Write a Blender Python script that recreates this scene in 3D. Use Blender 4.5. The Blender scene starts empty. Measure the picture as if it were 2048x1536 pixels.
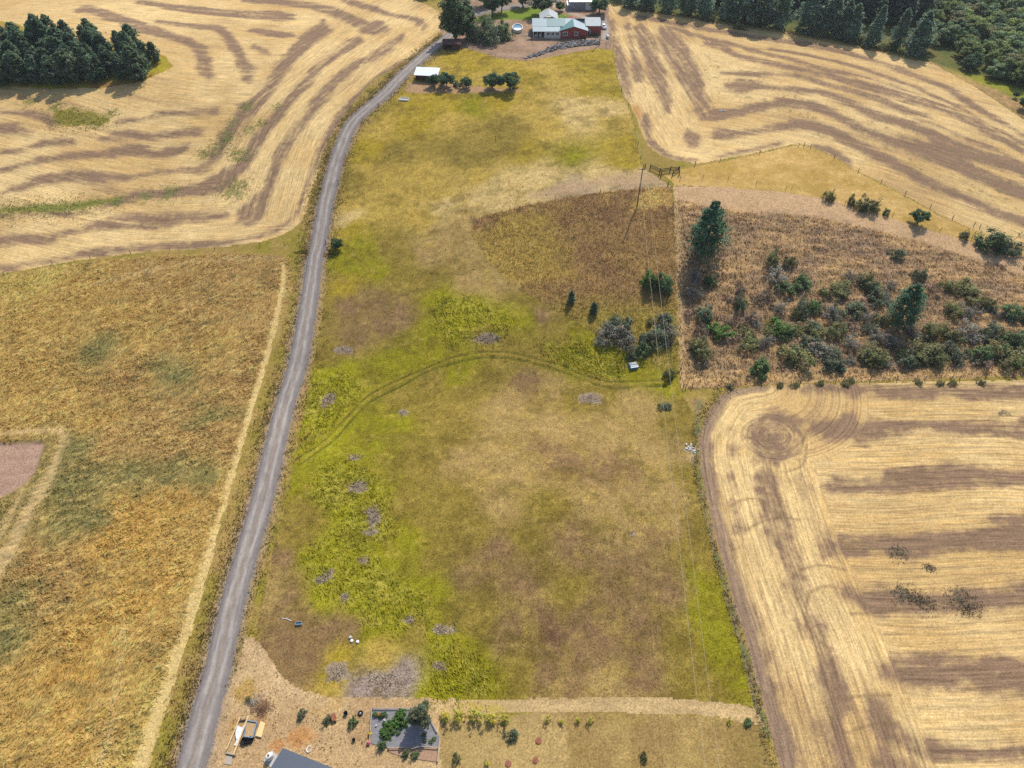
import bpy, bmesh, math, random
import numpy as np
from mathutils import Vector, Matrix

# ------------------------------------------------------------------ camera, sky, sun, exposure
S = bpy.context.scene
COL = S.collection
CAM_H = 116.0                      # drone height above the low ground
PITCH = math.radians(46.0)         # looking down by 46 degrees
F_PX = 1366.0                      # focal length in pixels of the 2048 px wide photograph
cam_d = bpy.data.cameras.new('camera')
cam_d.sensor_width = 36.0
cam_d.lens = 36.0 * F_PX / 2048.0
cam_d.clip_start = 1.0
cam_d.clip_end = 9000.0
cam = bpy.data.objects.new('camera', cam_d)
COL.objects.link(cam)
cam.location = (0, 0, CAM_H)
cam.rotation_euler = (math.pi / 2 - PITCH, 0, 0)
S.camera = cam

SUN_AZ = math.radians(21.5)        # sun stands beyond the house, a little to the right (from +Y towards +X)
SUN_EL = math.radians(47.5)
world = bpy.data.worlds.new('World')
S.world = world
world.use_nodes = True
wn = world.node_tree
sky_n = wn.nodes.new('ShaderNodeTexSky')
sky_n.sky_type = 'NISHITA'
sky_n.sun_disc = False
sky_n.sun_elevation = SUN_EL
sky_n.sun_rotation = SUN_AZ
sky_n.air_density = 1.0
sky_n.dust_density = 1.5
wn.links.new(sky_n.outputs[0], wn.nodes['Background'].inputs[0])
wn.nodes['Background'].inputs[1].default_value = 0.15
sun_d = bpy.data.lights.new('sun', 'SUN')
sun_d.energy = 4.0
sun_d.angle = math.radians(0.53)
sun_d.color = (1.0, 0.955, 0.88)
sun = bpy.data.objects.new('sun', sun_d)
COL.objects.link(sun)
sdir = Vector((math.sin(SUN_AZ) * math.cos(SUN_EL), math.cos(SUN_AZ) * math.cos(SUN_EL), math.sin(SUN_EL)))
sun.rotation_euler = sdir.to_track_quat('Z', 'Y').to_euler()
sun.location = sdir * 400
S.view_settings.view_transform = 'Standard'
S.view_settings.look = 'None'
S.view_settings.gamma = 1.0
S.view_settings.exposure = 0.24
S.view_settings.use_curve_mapping = False
S.cycles.use_denoising = False
S.cycles.max_bounces = 6
S.cycles.transparent_max_bounces = 8

RNG = np.random.default_rng(7)
random.seed(7)

# ------------------------------------------------------------------ noise
def _h(ix, iy, seed):
    n = (ix.astype(np.int64) * 374761393 + iy.astype(np.int64) * 668265263 + seed * 974634777) & 0x7fffffff
    n = ((n ^ (n >> 13)) * 1274126177) & 0x7fffffff
    n = (n ^ (n >> 16)) & 0x7fffffff
    return n.astype(np.float64) / 0x7fffffff

def vnoise(x, y, seed=0):
    ix = np.floor(x); iy = np.floor(y)
    fx = x - ix; fy = y - iy
    fx = fx * fx * fx * (fx * (fx * 6 - 15) + 10); fy = fy * fy * fy * (fy * (fy * 6 - 15) + 10)
    a = _h(ix, iy, seed); b = _h(ix + 1, iy, seed); c = _h(ix, iy + 1, seed); d = _h(ix + 1, iy + 1, seed)
    return (a + (b - a) * fx) * (1 - fy) + (c + (d - c) * fx) * fy

def fbm(x, y, octv=4, seed=0, gain=0.5):
    s = 0.0; a = 1.0; t = 0.0
    for k in range(octv):
        c, q = math.cos(k * 0.7), math.sin(k * 0.7)
        s = s + a * vnoise((x * c - y * q) * 2 ** k + 17.3 * k, (x * q + y * c) * 2 ** k - 9.1 * k, seed + k)
        t += a; a *= gain
    return s / t - 0.5            # about -0.5 .. 0.5

def sstep(t):
    t = np.clip(t, 0, 1)
    return t * t * (3 - 2 * t)

# ------------------------------------------------------------------ lie of the land
def land0(x, y):
    h = 17.0 * sstep((y - 92) / 172.0)
    h = h + 2.6 * np.exp(-((x - 8) / 30) ** 2 - ((y - 74) / 20) ** 2)
    h = h - 1.6 * np.exp(-((y - 112) / 13) ** 2 - ((x - 0) / 55) ** 2)
    h = h + 5.0 * np.exp(-((x - 50) / 45) ** 2 - ((y - 176) / 30) ** 2)
    h = h - 4.0 * np.exp(-((x + 105) / 42) ** 2 - ((y - 190) / 55) ** 2)
    h = h + 3.5 * np.exp(-((x + 150) / 55) ** 2 - ((y - 275) / 40) ** 2)
    h = h - 3.0 * np.exp(-((x - 190) / 50) ** 2 - ((y - 250) / 60) ** 2)
    far = sstep((np.hypot(x, y - 150) - 260) / 500)
    h = h + far * (14 * np.sin(x / 190 + 0.6) * np.cos(y / 230 + 0.4) + 9 * np.sin(x / 83 - y / 120))
    h = h + 0.5 * (fbm(x / 22, y / 22, 2, 91))
    return h

PAD = None
def land(x, y):
    h = land0(x, y)
    if PAD is not None:
        for (cx, cy, rx, ry, hz) in PAD:
            w = 1 - sstep((np.hypot((x - cx) / rx, (y - cy) / ry) - 0.75) / 0.5)
            h = h + (hz - h) * w
    return h

CP, SP = math.cos(PITCH), math.sin(PITCH)
TS = np.concatenate([np.linspace(60, 420, 240), np.geomspace(425, 2500, 80)])
def ground(pts):
    """points of the photograph, traced once, put on the land: returns (n, 3) metres"""
    p = np.asarray(pts, float).reshape(-1, np.asarray(pts, float).shape[-1])[:, :2]
    xc = (p[:, 0] - 1024) / F_PX; yc = (768 - p[:, 1]) / F_PX
    d = np.stack([xc, CP + yc * SP, -SP + yc * CP], 1)
    d /= np.linalg.norm(d, axis=1)[:, None]
    X = d[:, None, 0] * TS; Y = d[:, None, 1] * TS; Z = CAM_H + d[:, None, 2] * TS
    diff = Z - land(X, Y)
    k = np.argmax(diff < 0, axis=1); k = np.where((diff < 0).any(axis=1), np.maximum(k, 1), len(TS) - 1)
    lo = TS[k - 1]; hi = TS[k]
    for _ in range(18):
        m = (lo + hi) / 2
        below = CAM_H + d[:, 2] * m - land(d[:, 0] * m, d[:, 1] * m) < 0
        hi = np.where(below, m, hi); lo = np.where(below, lo, m)
    m = (lo + hi) / 2
    x, y = d[:, 0] * m, d[:, 1] * m
    return np.stack([x, y, land(x, y)], 1)

def g1(u, v):
    return Vector(ground([(u, v)])[0])

def scale_at(u, v):                # pixels per metre across, at a ground point
    q = g1(u, v)
    return F_PX / ((q.y) * CP + (CAM_H - q.z) * SP)

_hp = g1(1130, 76)
_sp = g1(852, 160)
PAD = [(_hp.x + 4, _hp.y + 6, 30, 17, _hp.z)]

# ------------------------------------------------------------------ shapes on the ground
def bez(p, n=6):
    """smooth a polyline (Catmull-Rom), any number of columns"""
    p = np.asarray(p, float)
    q = np.vstack([2 * p[0] - p[1], p, 2 * p[-1] - p[-2]])
    out = []
    for i in range(1, len(q) - 2):
        for t in np.linspace(0, 1, n, endpoint=False):
            a, b, c, d = q[i - 1], q[i], q[i + 1], q[i + 2]
            out.append(0.5 * (2 * b + (c - a) * t + (2 * a - 5 * b + 4 * c - d) * t * t + (3 * b - a - 3 * c + d) * t ** 3))
    out.append(p[-1])
    return np.array(out)

def sd_poly(x, y, poly):
    """signed distance, negative inside"""
    d = np.full(x.shape, 1e18); ins = np.zeros(x.shape, bool)
    n = len(poly)
    for i in range(n):
        ax, ay = poly[i]; bx, by = poly[(i + 1) % n]
        ex, ey = bx - ax, by - ay
        L = ex * ex + ey * ey + 1e-12
        t = np.clip(((x - ax) * ex + (y - ay) * ey) / L, 0, 1)
        d = np.minimum(d, (x - ax - t * ex) ** 2 + (y - ay - t * ey) ** 2)
        if ay != by:
            c = (ay > y) != (by > y)
            ins ^= c & (x < (bx - ax) * (y - ay) / (by - ay) + ax)
    d = np.sqrt(d)
    return np.where(ins, -d, d)

def inside(x, y, poly):
    ins = np.zeros(x.shape, bool)
    n = len(poly)
    for i in range(n):
        ax, ay = poly[i]; bx, by = poly[(i + 1) % n]
        if ay != by:
            c = (ay > y) != (by > y)
            ins ^= c & (x < (bx - ax) * (y - ay) / (by - ay) + ax)
    return ins

def sd_line(x, y, line):
    """distance to a polyline and running length along it"""
    d = np.full(x.shape, 1e18); s = np.zeros(x.shape); acc = 0.0; sg = np.ones(x.shape)
    for i in range(len(line) - 1):
        ax, ay = line[i][:2]; bx, by = line[i + 1][:2]
        ex, ey = bx - ax, by - ay
        L = math.sqrt(ex * ex + ey * ey) + 1e-9
        t = np.clip(((x - ax) * ex + (y - ay) * ey) / (L * L), 0, 1)
        dd = (x - ax - t * ex) ** 2 + (y - ay - t * ey) ** 2
        m = dd < d
        d = np.where(m, dd, d); s = np.where(m, acc + t * L, s)
        sg = np.where(m, np.sign(ex * (y - ay) - ey * (x - ax)), sg)
        acc += L
    return np.sqrt(d), s, sg

def stroke_poly(pts):
    """a band drawn as (u, v, half width) -> outline on the ground"""
    p = bez(pts, 4)
    t = np.gradient(p[:, :2], axis=0)
    n = np.stack([-t[:, 1], t[:, 0]], 1) / (np.linalg.norm(t, axis=1)[:, None] + 1e-9)
    a = p[:, :2] + n * p[:, 2:3]; b = p[:, :2] - n * p[:, 2:3]
    return ground(np.vstack([a, b[::-1]]))[:, :2]

def mask(x, y, poly, soft, wob=0.0, seed=3, wl=6.0):
    """1 inside the outline, fading over 'soft' metres, edge frayed by noise"""
    out = np.zeros(x.shape)
    lo = poly.min(0) - soft - wob; hi = poly.max(0) + soft + wob
    k = (x > lo[0]) & (x < hi[0]) & (y > lo[1]) & (y < hi[1])
    if not k.any():
        return out
    xs, ys = x[k], y[k]
    d = sd_poly(xs, ys, poly)
    if wob:
        d = d + wob * 2 * fbm(xs / wl, ys / wl, 4, seed, 0.65)
    out[k] = 1 - sstep(d / (2 * soft) + 0.5)
    return out

def s2l(c):
    c = np.asarray(c, float) / 255.0
    return np.where(c <= 0.04045, c / 12.92, ((c + 0.055) / 1.055) ** 2.4)

LIGHT = np.array([1.42, 1.44, 1.53])      # what a level white surface sends back in this daylight
def alb(*c):
    """reflectance of a surface that looks like this sRGB colour in full sun"""
    return np.clip(s2l(c) / LIGHT, 0.004, 0.8)

# ------------------------------------------------------------------ outlines of the fields, traced on the land
def W(pts, smooth=0):
    p = np.asarray(pts, float)
    if smooth:
        p = bez(np.vstack([p, p[:1]]), smooth)[:-1]
    return ground(p)[:, :2]

ROAD_PX = [(330, 1700), (352, 1620), (381, 1536), (410, 1426), (436, 1333), (457, 1239), (481, 1146), (509, 1053), (534, 960), (555, 867), (571, 805),
           (595, 726), (614, 623), (629, 521), (634, 500), (643, 450), (652, 400), (660, 370), (670, 330), (680, 300), (702, 250),
           (728, 222), (757, 198), (781, 175), (805, 150), (832, 125), (861, 100), (884, 83), (905, 66), (925, 45), (950, 28),
           (1000, 18), (1060, 8), (1110, 2)]
ROAD = bez(ground(ROAD_PX)[:, :2], 5)

R_TPLOT = W([(944, 440), (1050, 412), (1150, 393), (1250, 380), (1343, 375), (1347, 450), (1350, 550), (1354, 700), (1340, 740), (1290, 720),
             (1240, 700), (1195, 672), (1150, 642), (1100, 612), (1050, 585), (1010, 555), (975, 520), (950, 480)])
R_MOWN = W([(865, 1398), (1000, 1400), (1200, 1396), (1300, 1393), (1400, 1402), (1490, 1410), (1515, 1425), (1530, 1455), (1500, 1448),
            (1450, 1436), (1380, 1430), (1250, 1425), (1100, 1424), (1000, 1425), (880, 1440), (862, 1420)])
R_YARD = W([(505, 1270), (530, 1300), (560, 1350), (600, 1378), (660, 1395), (740, 1395), (865, 1398), (880, 1450), (880, 1700),
            (372, 1700), (420, 1500), (448, 1400), (472, 1330), (490, 1280)])
R_LAWN = W([(880, 1440), (1100, 1424), (1250, 1425), (1450, 1436), (1520, 1452), (1545, 1536), (1580, 1700), (880, 1700)])
R_SLOPE = W([(1347, 372), (1450, 375), (1560, 384), (1650, 397), (1750, 427), (1850, 457), (1950, 485), (2048, 512), (2700, 700), (2700, 765),
             (2048, 752), (1800, 760), (1600, 766), (1480, 772), (1362, 778), (1356, 650), (1350, 500)])
R_STRIP = W([(1330, 350), (1350, 343), (1440, 324), (1520, 307), (1580, 293), (1600, 290), (1625, 295), (1680, 322), (1720, 347), (1800, 387), (1880, 432),
             (1950, 462), (2048, 502), (2700, 690), (2700, 700), (2048, 512), (1950, 485), (1850, 457), (1750, 427), (1650, 397), (1560, 384), (1450, 375), (1350, 370)])
R_HOUSE = W([(890, 85), (880, 60), (890, 20), (880, -40), (1215, -40), (1218, 30), (1226, 100), (1190, 97), (1130, 108), (1050, 122), (1000, 117), (945, 100)])
R_PAST = W([(920, 96), (945, 100), (1000, 117), (1050, 122), (1130, 108), (1190, 97), (1226, 95), (1232, 150), (1241, 190), (1257, 212), (1270, 260), (1283, 332), (1290, 340), (1343, 374),
            (1347, 450), (1350, 550), (1354, 700), (1357, 780), (1372, 800), (1388, 830), (1392, 880), (1392, 940), (1402, 1000), (1420, 1080), (1440, 1150), (1460, 1230), (1483, 1310),
            (1500, 1380), (1503, 1412), (1490, 1410), (1400, 1402), (1300, 1394), (1200, 1397), (1000, 1401), (865, 1399), (740, 1396), (660, 1396), (600, 1379),
            (560, 1351), (530, 1301), (512, 1270), (522, 1215), (538, 1140), (560, 1050), (582, 960), (602, 860), (620, 760),
            (640, 660), (652, 560), (660, 500), (668, 440), (682, 370), (700, 310), (728, 255), (770, 215), (805, 180), (835, 152), (875, 118), (895, 104)])
R_GROVE = W([(-300, 60), (-100, 40), (0, 42), (35, 47), (60, 60), (110, 75), (190, 85), (260, 92), (330, 112), (346, 132), (330, 142), (280, 164), (200, 177), (100, 178), (0, 172), (-300, 175)])
R_L = W([(-600, 575), (-600, -60), (700, -60), (818, -5), (850, 8), (875, 22), (888, 42), (886, 60), (868, 80), (846, 98), (818, 118), (780, 142), (752, 155), (735, 172),
         (717, 195), (696, 220), (680, 245), (662, 275), (650, 300), (640, 330), (630, 360), (620, 390), (614, 420), (606, 440), (590, 455), (560, 472), (520, 484), (450, 493),
         (380, 498), (300, 503), (200, 514), (110, 528), (0, 548)])
R_HAY = W([(-600, 604), (0, 553), (100, 535), (200, 521), (300, 513), (420, 510), (500, 508), (560, 512), (578, 520), (582, 540), (575, 580), (560, 640), (545, 690), (530, 740),
           (512, 800), (495, 860), (478, 920), (458, 990), (438, 1060), (420, 1130), (404, 1190), (388, 1250), (370, 1300), (353, 1350), (338, 1400), (323, 1450), (308, 1500),
           (293, 1560), (270, 1700), (-600, 1700)])
R_WOOD = W([(1216, -80), (1216, 6), (1260, 20), (1320, 28), (1400, 40), (1480, 52), (1560, 66), (1640, 80), (1720, 97), (1830, 121), (1860, 124), (1900, 145), (1950, 174), (2000, 205),
            (2048, 240), (2700, 640), (2700, -80)])
R_RU = W([(1214, 0), (1260, 20), (1400, 40), (1560, 66), (1720, 97), (1830, 121), (1860, 124), (1950, 174), (2048, 240), (2700, 640), (2700, 692), (2048, 500), (1950, 460), (1880, 430), (1800, 385),
          (1720, 345), (1680, 320), (1625, 293), (1600, 288), (1580, 290), (1520, 304), (1440, 320), (1395, 327), (1350, 321), (1320, 310), (1295, 290), (1284, 268),
          (1276, 245), (1263, 214), (1248, 190), (1234, 150), (1226, 90), (1218, 30)])
R_RL = W([(1462, 778), (1560, 770), (1800, 764), (2048, 760), (2700, 775), (2700, 1700), (1600, 1700), (1558, 1536), (1538, 1450), (1518, 1380), (1498, 1300), (1473, 1220), (1452, 1150),
          (1432, 1080), (1414, 1000), (1402, 940), (1398, 890), (1404, 850), (1420, 820), (1440, 792)])

# ------------------------------------------------------------------ dark chaff-free bands left by the combine, as (u, v, half width)
BANDS_L = [
 [(150,22,4),(180,18,8),(220,32,9),(270,50,10),(320,66,8),(360,78,6),(390,92,9),(405,115,14),(412,140,15),(425,158,7)],
 [(270,2,4),(330,12,5),(400,21,8),(450,26,7),(500,30,8),(560,33,9),(590,35,5)],
 [(310,42,3),(400,53,4),(437,57,6),(457,75,8),(472,100,9),(485,125,12),(495,145,14),(488,162,8)],
 [(500,60,2),(540,66,6),(565,70,6),(585,69,3)],
 [(505,92,3),(525,100,5),(540,104,4)],
 [(480,1,4),(540,3,5),(610,9,6),(650,18,8),(690,33,8),(715,46,9),(735,55,11),(755,54,12),(775,52,7)],
 [(682,0,3),(712,8,5),(750,18,5),(775,28,4),(825,38,4),(843,48,9),(838,56,7)],
 [(655,50,12),(625,72,13),(600,95,12),(575,122,12),(557,147,11),(540,170,11),(520,192,12),(500,212,12),(482,232,11),(470,252,9),(450,277,10),(437,300,12),(420,325,10),(400,338,8),(370,340,4)],
 [(724,78,6),(700,90,11),(675,105,9),(655,118,10),(632,138,10),(617,160,10),(597,178,10),(580,200,10),(562,220,8),(545,243,8),(525,265,10),(507,288,11),(497,310,9),(480,335,9),(455,352,14),(430,370,17),(400,380,13),(360,385,9),(320,388,7),(270,391,6)],
 [(810,72,5),(787,87,7),(762,102,8),(737,117,7),(712,130,9),(687,150,10),(662,172,10),(650,187,10),(632,205,9),(622,222,8),(607,242,9),(590,265,10),(575,287,11),(560,310,11),(550,332,11),(540,355,11),(532,382,11),(522,400,14),(512,418,17),(496,430,20),(470,433,11)],
 [(460,432,7),(375,437,10),(300,442,13),(250,441,13),(200,452,10),(150,462,8),(100,475,9),(50,480,9),(0,482,10),(-120,478,9)],
 [(872,78,3),(825,116,4),(765,148,3),(735,176,6),(712,200,8),(692,222,9),(675,245,9),(660,268,9),(646,292,9),(634,316,9),(624,340,9),(616,362,9),(606,390,8),(602,408,7),(590,430,6),(565,452,6),(530,468,5),(490,479,5),(430,487,5),(380,491,6),(300,493,6),(200,503,7),(120,518,6),(60,528,8),(0,540,8)],
 [(-60,222,3),(0,225,3),(62,228,4),(95,238,8),(108,250,7)],
 [(-60,255,6),(0,257,8),(30,257,9),(62,265,4)],
 [(-60,320,4),(0,307,3),(50,297,5),(100,286,6),(150,282,4)],
 [(200,278,2),(230,272,6),(255,270,7),(290,273,5),(340,268,6),(390,266,7),(405,265,4)],
 [(230,246,3),(265,240,4),(290,236,4),(325,228,7),(375,226,7),(435,222,6)],
 [(-60,356,4),(0,341,4),(75,322,6),(125,316,6),(175,310,6),(237,305,9),(275,302,10),(312,308,6),(350,302,7),(380,292,5)],
 [(-60,405,4),(0,388,4),(50,370,8),(100,357,8),(150,351,9),(187,356,10),(237,355,9),(275,352,4),(350,340,4),(380,336,3)],
 [(-100,431,4),(0,430,4),(80,430,5),(170,425,4),(225,408,4),(270,395,6)],
 [(0,50,2),(-80,30,14),(-200,20,20)],
]
BANDS_RU = [
 [(1220,40,4),(1224,60,5),(1232,90,7),(1240,130,8),(1250,170,9),(1258,205,6)],
 [(1250,50,5),(1262,85,6),(1272,130,7),(1278,165,6)],
 [(1272,50,6),(1290,80,12),(1300,110,12),(1310,140,12),(1325,175,12),(1335,205,9),(1337,228,6)],
 [(1318,56,5),(1335,75,12),(1352,100,17),(1370,135,17),(1385,165,14),(1398,195,10),(1410,222,11)],
 [(1400,235,7),(1420,232,11),(1462,227,8),(1512,214,7),(1550,207,8),(1580,207,9),(1625,212,9),(1662,228,8),(1712,252,8),(1760,270,8),(1820,290,12),(1893,315,16),(1950,345,14),(2000,368,12),(2048,385,14),(2150,430,14)],
 [(1425,268,10),(1462,268,9),(1500,264,6),(1540,258,6),(1580,252,8),(1615,250,9),(1660,262,10),(1690,278,9),(1727,296,10),(1775,322,10),(1822,346,8),(1846,362,8),(1917,391,7),(1989,422,7),(2048,444,8),(2150,480,8)],
 [(1368,262,9),(1385,280,15),(1403,286,9)],
 [(1288,228,6),(1295,262,8),(1308,290,8),(1330,308,7),(1360,318,5),(1395,321,4)],
 [(1430,315,4),(1500,300,4),(1570,284,4)],
 [(1622,288,4),(1655,300,8),(1680,315,8),(1703,327,4)],
 [(1448,172,4),(1480,172,14),(1510,170,10),(1535,173,4),(1580,178,5),(1648,188,6),(1703,208,8),(1750,229,10),(1798,243,9),(1857,265,10),(1893,286,12),(1965,312,11),(2020,328,11),(2100,360,10)],
 [(1440,148,3),(1500,147,5),(1550,150,4),(1600,154,4),(1660,171,4),(1727,188,6),(1786,210,7),(1822,222,6),(1857,231,4)],
 [(1405,87,4),(1450,98,7),(1475,112,5),(1525,122,5),(1600,140,4),(1662,155,5),(1727,172,8),(1774,184,10),(1810,196,10),(1857,210,7),(1905,227,6),(1953,253,6),(2000,277,5),(2048,302,4)],
 [(1330,52,3),(1372,65,4),(1412,77,4),(1462,87,3),(1500,100,4),(1575,117,4),(1637,135,4),(1712,150,4),(1750,160,4),(1798,175,4),(1846,196,4),(1905,221,5),(1965,250,5),(2012,284,4),(2048,308,3)],
 [(1262,32,4),(1312,40,4),(1375,52,4),(1450,65,4),(1525,77,4),(1600,87,4),(1675,102,4),(1740,120,4),(1800,140,5),(1861,162,5),(1900,180,6),(1960,220,5),(2048,270,5),(2150,330,5)],
 [(1536,97,3),(1611,110,3),(1686,127,3),(1761,150,3),(1823,172,3),(1911,212,3),(1986,255,3),(2048,287,3)],
 [(1820,240,3),(1870,250,3),(1930,275,4),(1990,300,4),(2048,330,5)],
]
BANDS_RL = [
 [(1452,790,5),(1430,812,9),(1414,850,11),(1410,900,13),(1414,960,14),(1426,1030,14),(1442,1100,13),(1462,1170,14),(1484,1240,17),(1510,1310,18),(1532,1390,18),(1552,1460,18),(1575,1536,18),(1610,1660,18)],
 [(1540,772,4),(1600,775,6),(1700,779,8),(1850,783,9),(1950,784,9),(2048,786,10),(2300,790,10)],
 [(1492,868,8),(1515,868,28),(1545,872,38),(1580,878,34),(1605,885,14)],
 [(1518,910,14),(1525,935,14),(1530,970,16),(1540,1010,20),(1548,1050,21),(1560,1090,21),(1575,1130,19),(1588,1170,18),(1602,1210,19),(1617,1250,20),(1634,1290,17),(1650,1340,16),(1660,1400,19),(1670,1450,21),(1680,1500,18),(1690,1540,16),(1710,1640,16)],
 [(1622,855,9),(1680,858,17),(1750,862,21),(1800,856,12),(1850,850,8),(1920,857,8),(2048,855,10),(2300,855,10)],
 [(1632,965,9),(1680,972,15),(1740,975,13),(1800,962,14),(1860,952,16),(1930,955,16),(2048,955,18),(2300,955,18)],
 [(1660,1085,16),(1740,1090,21),(1850,1085,18),(1950,1075,22),(2048,1065,27),(2300,1060,25)],
 [(1690,1182,8),(1740,1200,17),(1800,1200,13),(1880,1196,14),(1960,1195,14),(2048,1190,16),(2300,1188,16)],
 [(1748,1345,13),(1810,1348,21),(1880,1340,23),(1960,1350,22),(2048,1355,26),(2300,1355,26)],
 [(1750,1395,14),(1762,1430,18),(1785,1460,18),(1830,1490,20),(1900,1500,14),(2000,1510,9),(2048,1512,9),(2300,1520,9)],
 [(1755,1510,10),(1800,1530,14),(1850,1560,14)],
 [(1590,960,3),(1610,1010,4),(1630,1060,4),(1652,1110,3)],
 [(1468,860,3),(1462,930,4),(1470,1000,4),(1482,1060,3)],
]

# colours as they look in the photograph
P_G, P_B, P_YG = (147, 141, 42), (161, 156, 50), (172, 150, 60)
P_O, P_M, P_T, P_Y, P_S = (146, 127, 64), (144, 117, 84), (176, 149, 98), (192, 164, 88), (218, 190, 132)
P_D, P_K, P_P = (190, 166, 138), (128, 100, 76), (168, 150, 142)
PK = dict(g=P_G, G=P_B, v=P_YG, o=P_O, b=P_M, t=P_T, y=P_Y, s=P_S, d=P_D, m=P_K, p=P_P,
          h=(186, 151, 82), H=(136, 129, 76), B=(174, 141, 84), O=(194, 152, 76), w=(205, 178, 122), e=(152, 110, 58), E=(166, 124, 66), n=(130, 120, 50))
PAST_PTS = """850,130,y 900,120,v 960,130,v 1050,150,v 1150,120,v 1200,140,v 1130,175,y 1000,160,y 1080,135,y 900,200,v 1000,200,v 1150,206,s 1220,215,s
1050,215,y 850,220,v 950,205,g 1180,180,v 1235,185,v 1150,235,s 1240,240,y 1250,290,v 1100,250,y 1000,250,o 900,240,y 820,250,v 760,260,y 900,290,o 800,300,o 740,300,v
700,360,o 760,340,y 850,350,y 950,320,o 1050,300,v 1150,310,g 1250,320,v 1020,290,o 800,400,y 700,410,y 690,440,s 760,430,y 880,390,y 960,350,y 900,420,s
1000,370,s 1080,362,s 1200,350,s 1270,346,s 1150,375,d 1250,362,d 1050,395,s 960,405,s 850,440,y 940,430,t 1290,350,d
700,460,v 720,490,g 700,530,g 660,520,g 650,560,o 640,620,o 690,580,v 780,490,o 800,520,o 860,500,t 900,470,t 930,500,t 850,560,o 780,560,o 760,540,g
700,620,b 760,640,b 700,680,b 810,630,b 650,700,o 740,600,b 950,560,t 1000,580,t 1050,610,o 880,600,g 950,620,G 1000,640,G 920,660,G 860,670,g 1050,650,g
1100,660,o 1080,640,b 1150,680,g 1200,700,G 1280,700,g 1330,720,o 1250,750,g 1330,770,g 1150,720,g 1000,690,o 1050,700,o 950,680,o 880,700,g 820,720,g
760,740,g 700,760,G 650,770,G 620,830,G 690,800,g 640,900,G 800,790,o 870,760,o 920,740,g 1000,740,o 950,780,o 880,820,o 780,840,g 720,870,g
1050,770,b 1100,780,t 1000,810,t 1150,800,o 1200,790,o 1250,800,t 1300,820,t 1340,830,o 1100,850,t 1000,880,t 900,880,o 930,930,t 850,930,o 1050,950,t
1150,930,b 1100,900,b 1200,870,t 1280,900,t 1230,930,b 1350,900,t 1380,960,o 1330,980,t 1200,1000,t 1000,1000,t 1100,1010,o 900,1000,o 850,1040,o 950,1060,o
800,1000,o 700,940,g 750,980,g 650,960,g 590,960,g 620,1020,o 700,1040,G 600,1080,o 570,1060,o 740,1080,g 800,1080,g 760,1130,G 680,1110,G 620,1120,g
640,1180,G 720,1190,G 780,1220,G 830,1180,g 860,1120,o 880,1200,g 950,1150,b 1000,1100,b 1050,1080,o 1150,1080,b 1250,1050,t 1330,1070,b 1380,1100,o
1410,1160,g 1430,1230,g 1350,1180,b 1250,1150,b 1150,1180,o 1050,1200,b 950,1250,o 1000,1280,b 1100,1280,m 1200,1250,b 1300,1250,b 1380,1290,o 1440,1300,g
1470,1370,g 1400,1380,o 1300,1340,b 1200,1340,b 1230,1370,t 1100,1360,b 1020,1350,o 960,1370,g 900,1350,G 880,1290,g 930,1310,g 830,1280,o 860,1390,G
800,1250,G 760,1260,g 700,1250,b 650,1250,b 600,1230,b 570,1200,b 560,1130,b 540,1180,t 560,1290,b 620,1300,b 600,1350,b 680,1290,v 670,1330,v 640,1380,y
760,1300,y 740,1368,p 790,1364,p 1385,870,o 1395,900,d 1400,1040,o 1340,1040,t 1420,1120,o"""
HAY_PTS = """50,560,y 150,580,h 300,560,B 450,540,B 540,560,B 100,640,h 250,620,h 400,620,B 500,640,B 80,720,h 200,690,H 300,680,h 420,700,h 350,740,H 260,760,B
130,780,h 450,760,B 60,820,h 200,840,h 330,830,B 430,840,H 490,770,B 150,900,H 220,880,B 300,900,B 380,880,B 450,870,B 130,970,H 200,960,H 280,950,H 350,930,H 400,960,H
180,1030,H 260,1020,O 340,1010,O 420,990,h 120,1060,H 200,1090,O 300,1080,O 380,1080,h 60,1120,B 140,1130,B 40,1200,H 100,1180,B 200,1170,h 300,1180,O 370,1170,h 20,1280,H
100,1260,h 180,1260,O 260,1280,h 330,1260,h 60,1350,h 140,1360,O 220,1380,h 300,1370,y 40,1440,h 120,1460,O 200,1470,h 270,1470,y 60,1520,h 150,1530,h 540,640,B 560,600,B 520,700,B 470,900,B 430,1040,h
-100,700,h -100,900,B -100,1100,H -100,1300,h"""

def cp_field(txt):
    q = [r.split(',') for r in txt.split()]
    uv = [(float(a), float(b)) for a, b, _ in q]
    return ground(uv)[:, :2], np.array([s2l(PK[c]) for _, _, c in q])

def cp_eval(x, y, field, warp=3.0, wl=14.0, seed=21, power=3.2):
    p, c = field
    xw = x + warp * 2 * fbm(x / wl, y / wl, 4, seed, 0.6); yw = y + warp * 2 * fbm(x / wl + 40, y / wl, 4, seed + 9, 0.6)
    num = np.zeros((len(x), 3)); den = np.zeros(len(x))
    for i in range(len(p)):
        w = 1.0 / (((xw - p[i, 0]) ** 2 + (yw - p[i, 1]) ** 2) + 1.5) ** (power / 2)
        num += w[:, None] * c[i]; den += w
    return num / den[:, None]

def lerp(a, b, t):
    t = np.asarray(t)[:, None]
    return a * (1 - t) + np.asarray(b) * t

def road_near(x, y, reach=9.0):
    d = np.full(x.shape, 99.0)
    lo = ROAD.min(0) - reach; hi = ROAD.max(0) + reach
    k = (x > lo[0]) & (x < hi[0]) & (y > lo[1]) & (y < hi[1])
    if k.any():
        d[k] = sd_line(x[k], y[k], ROAD)[0]
    return d

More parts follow.
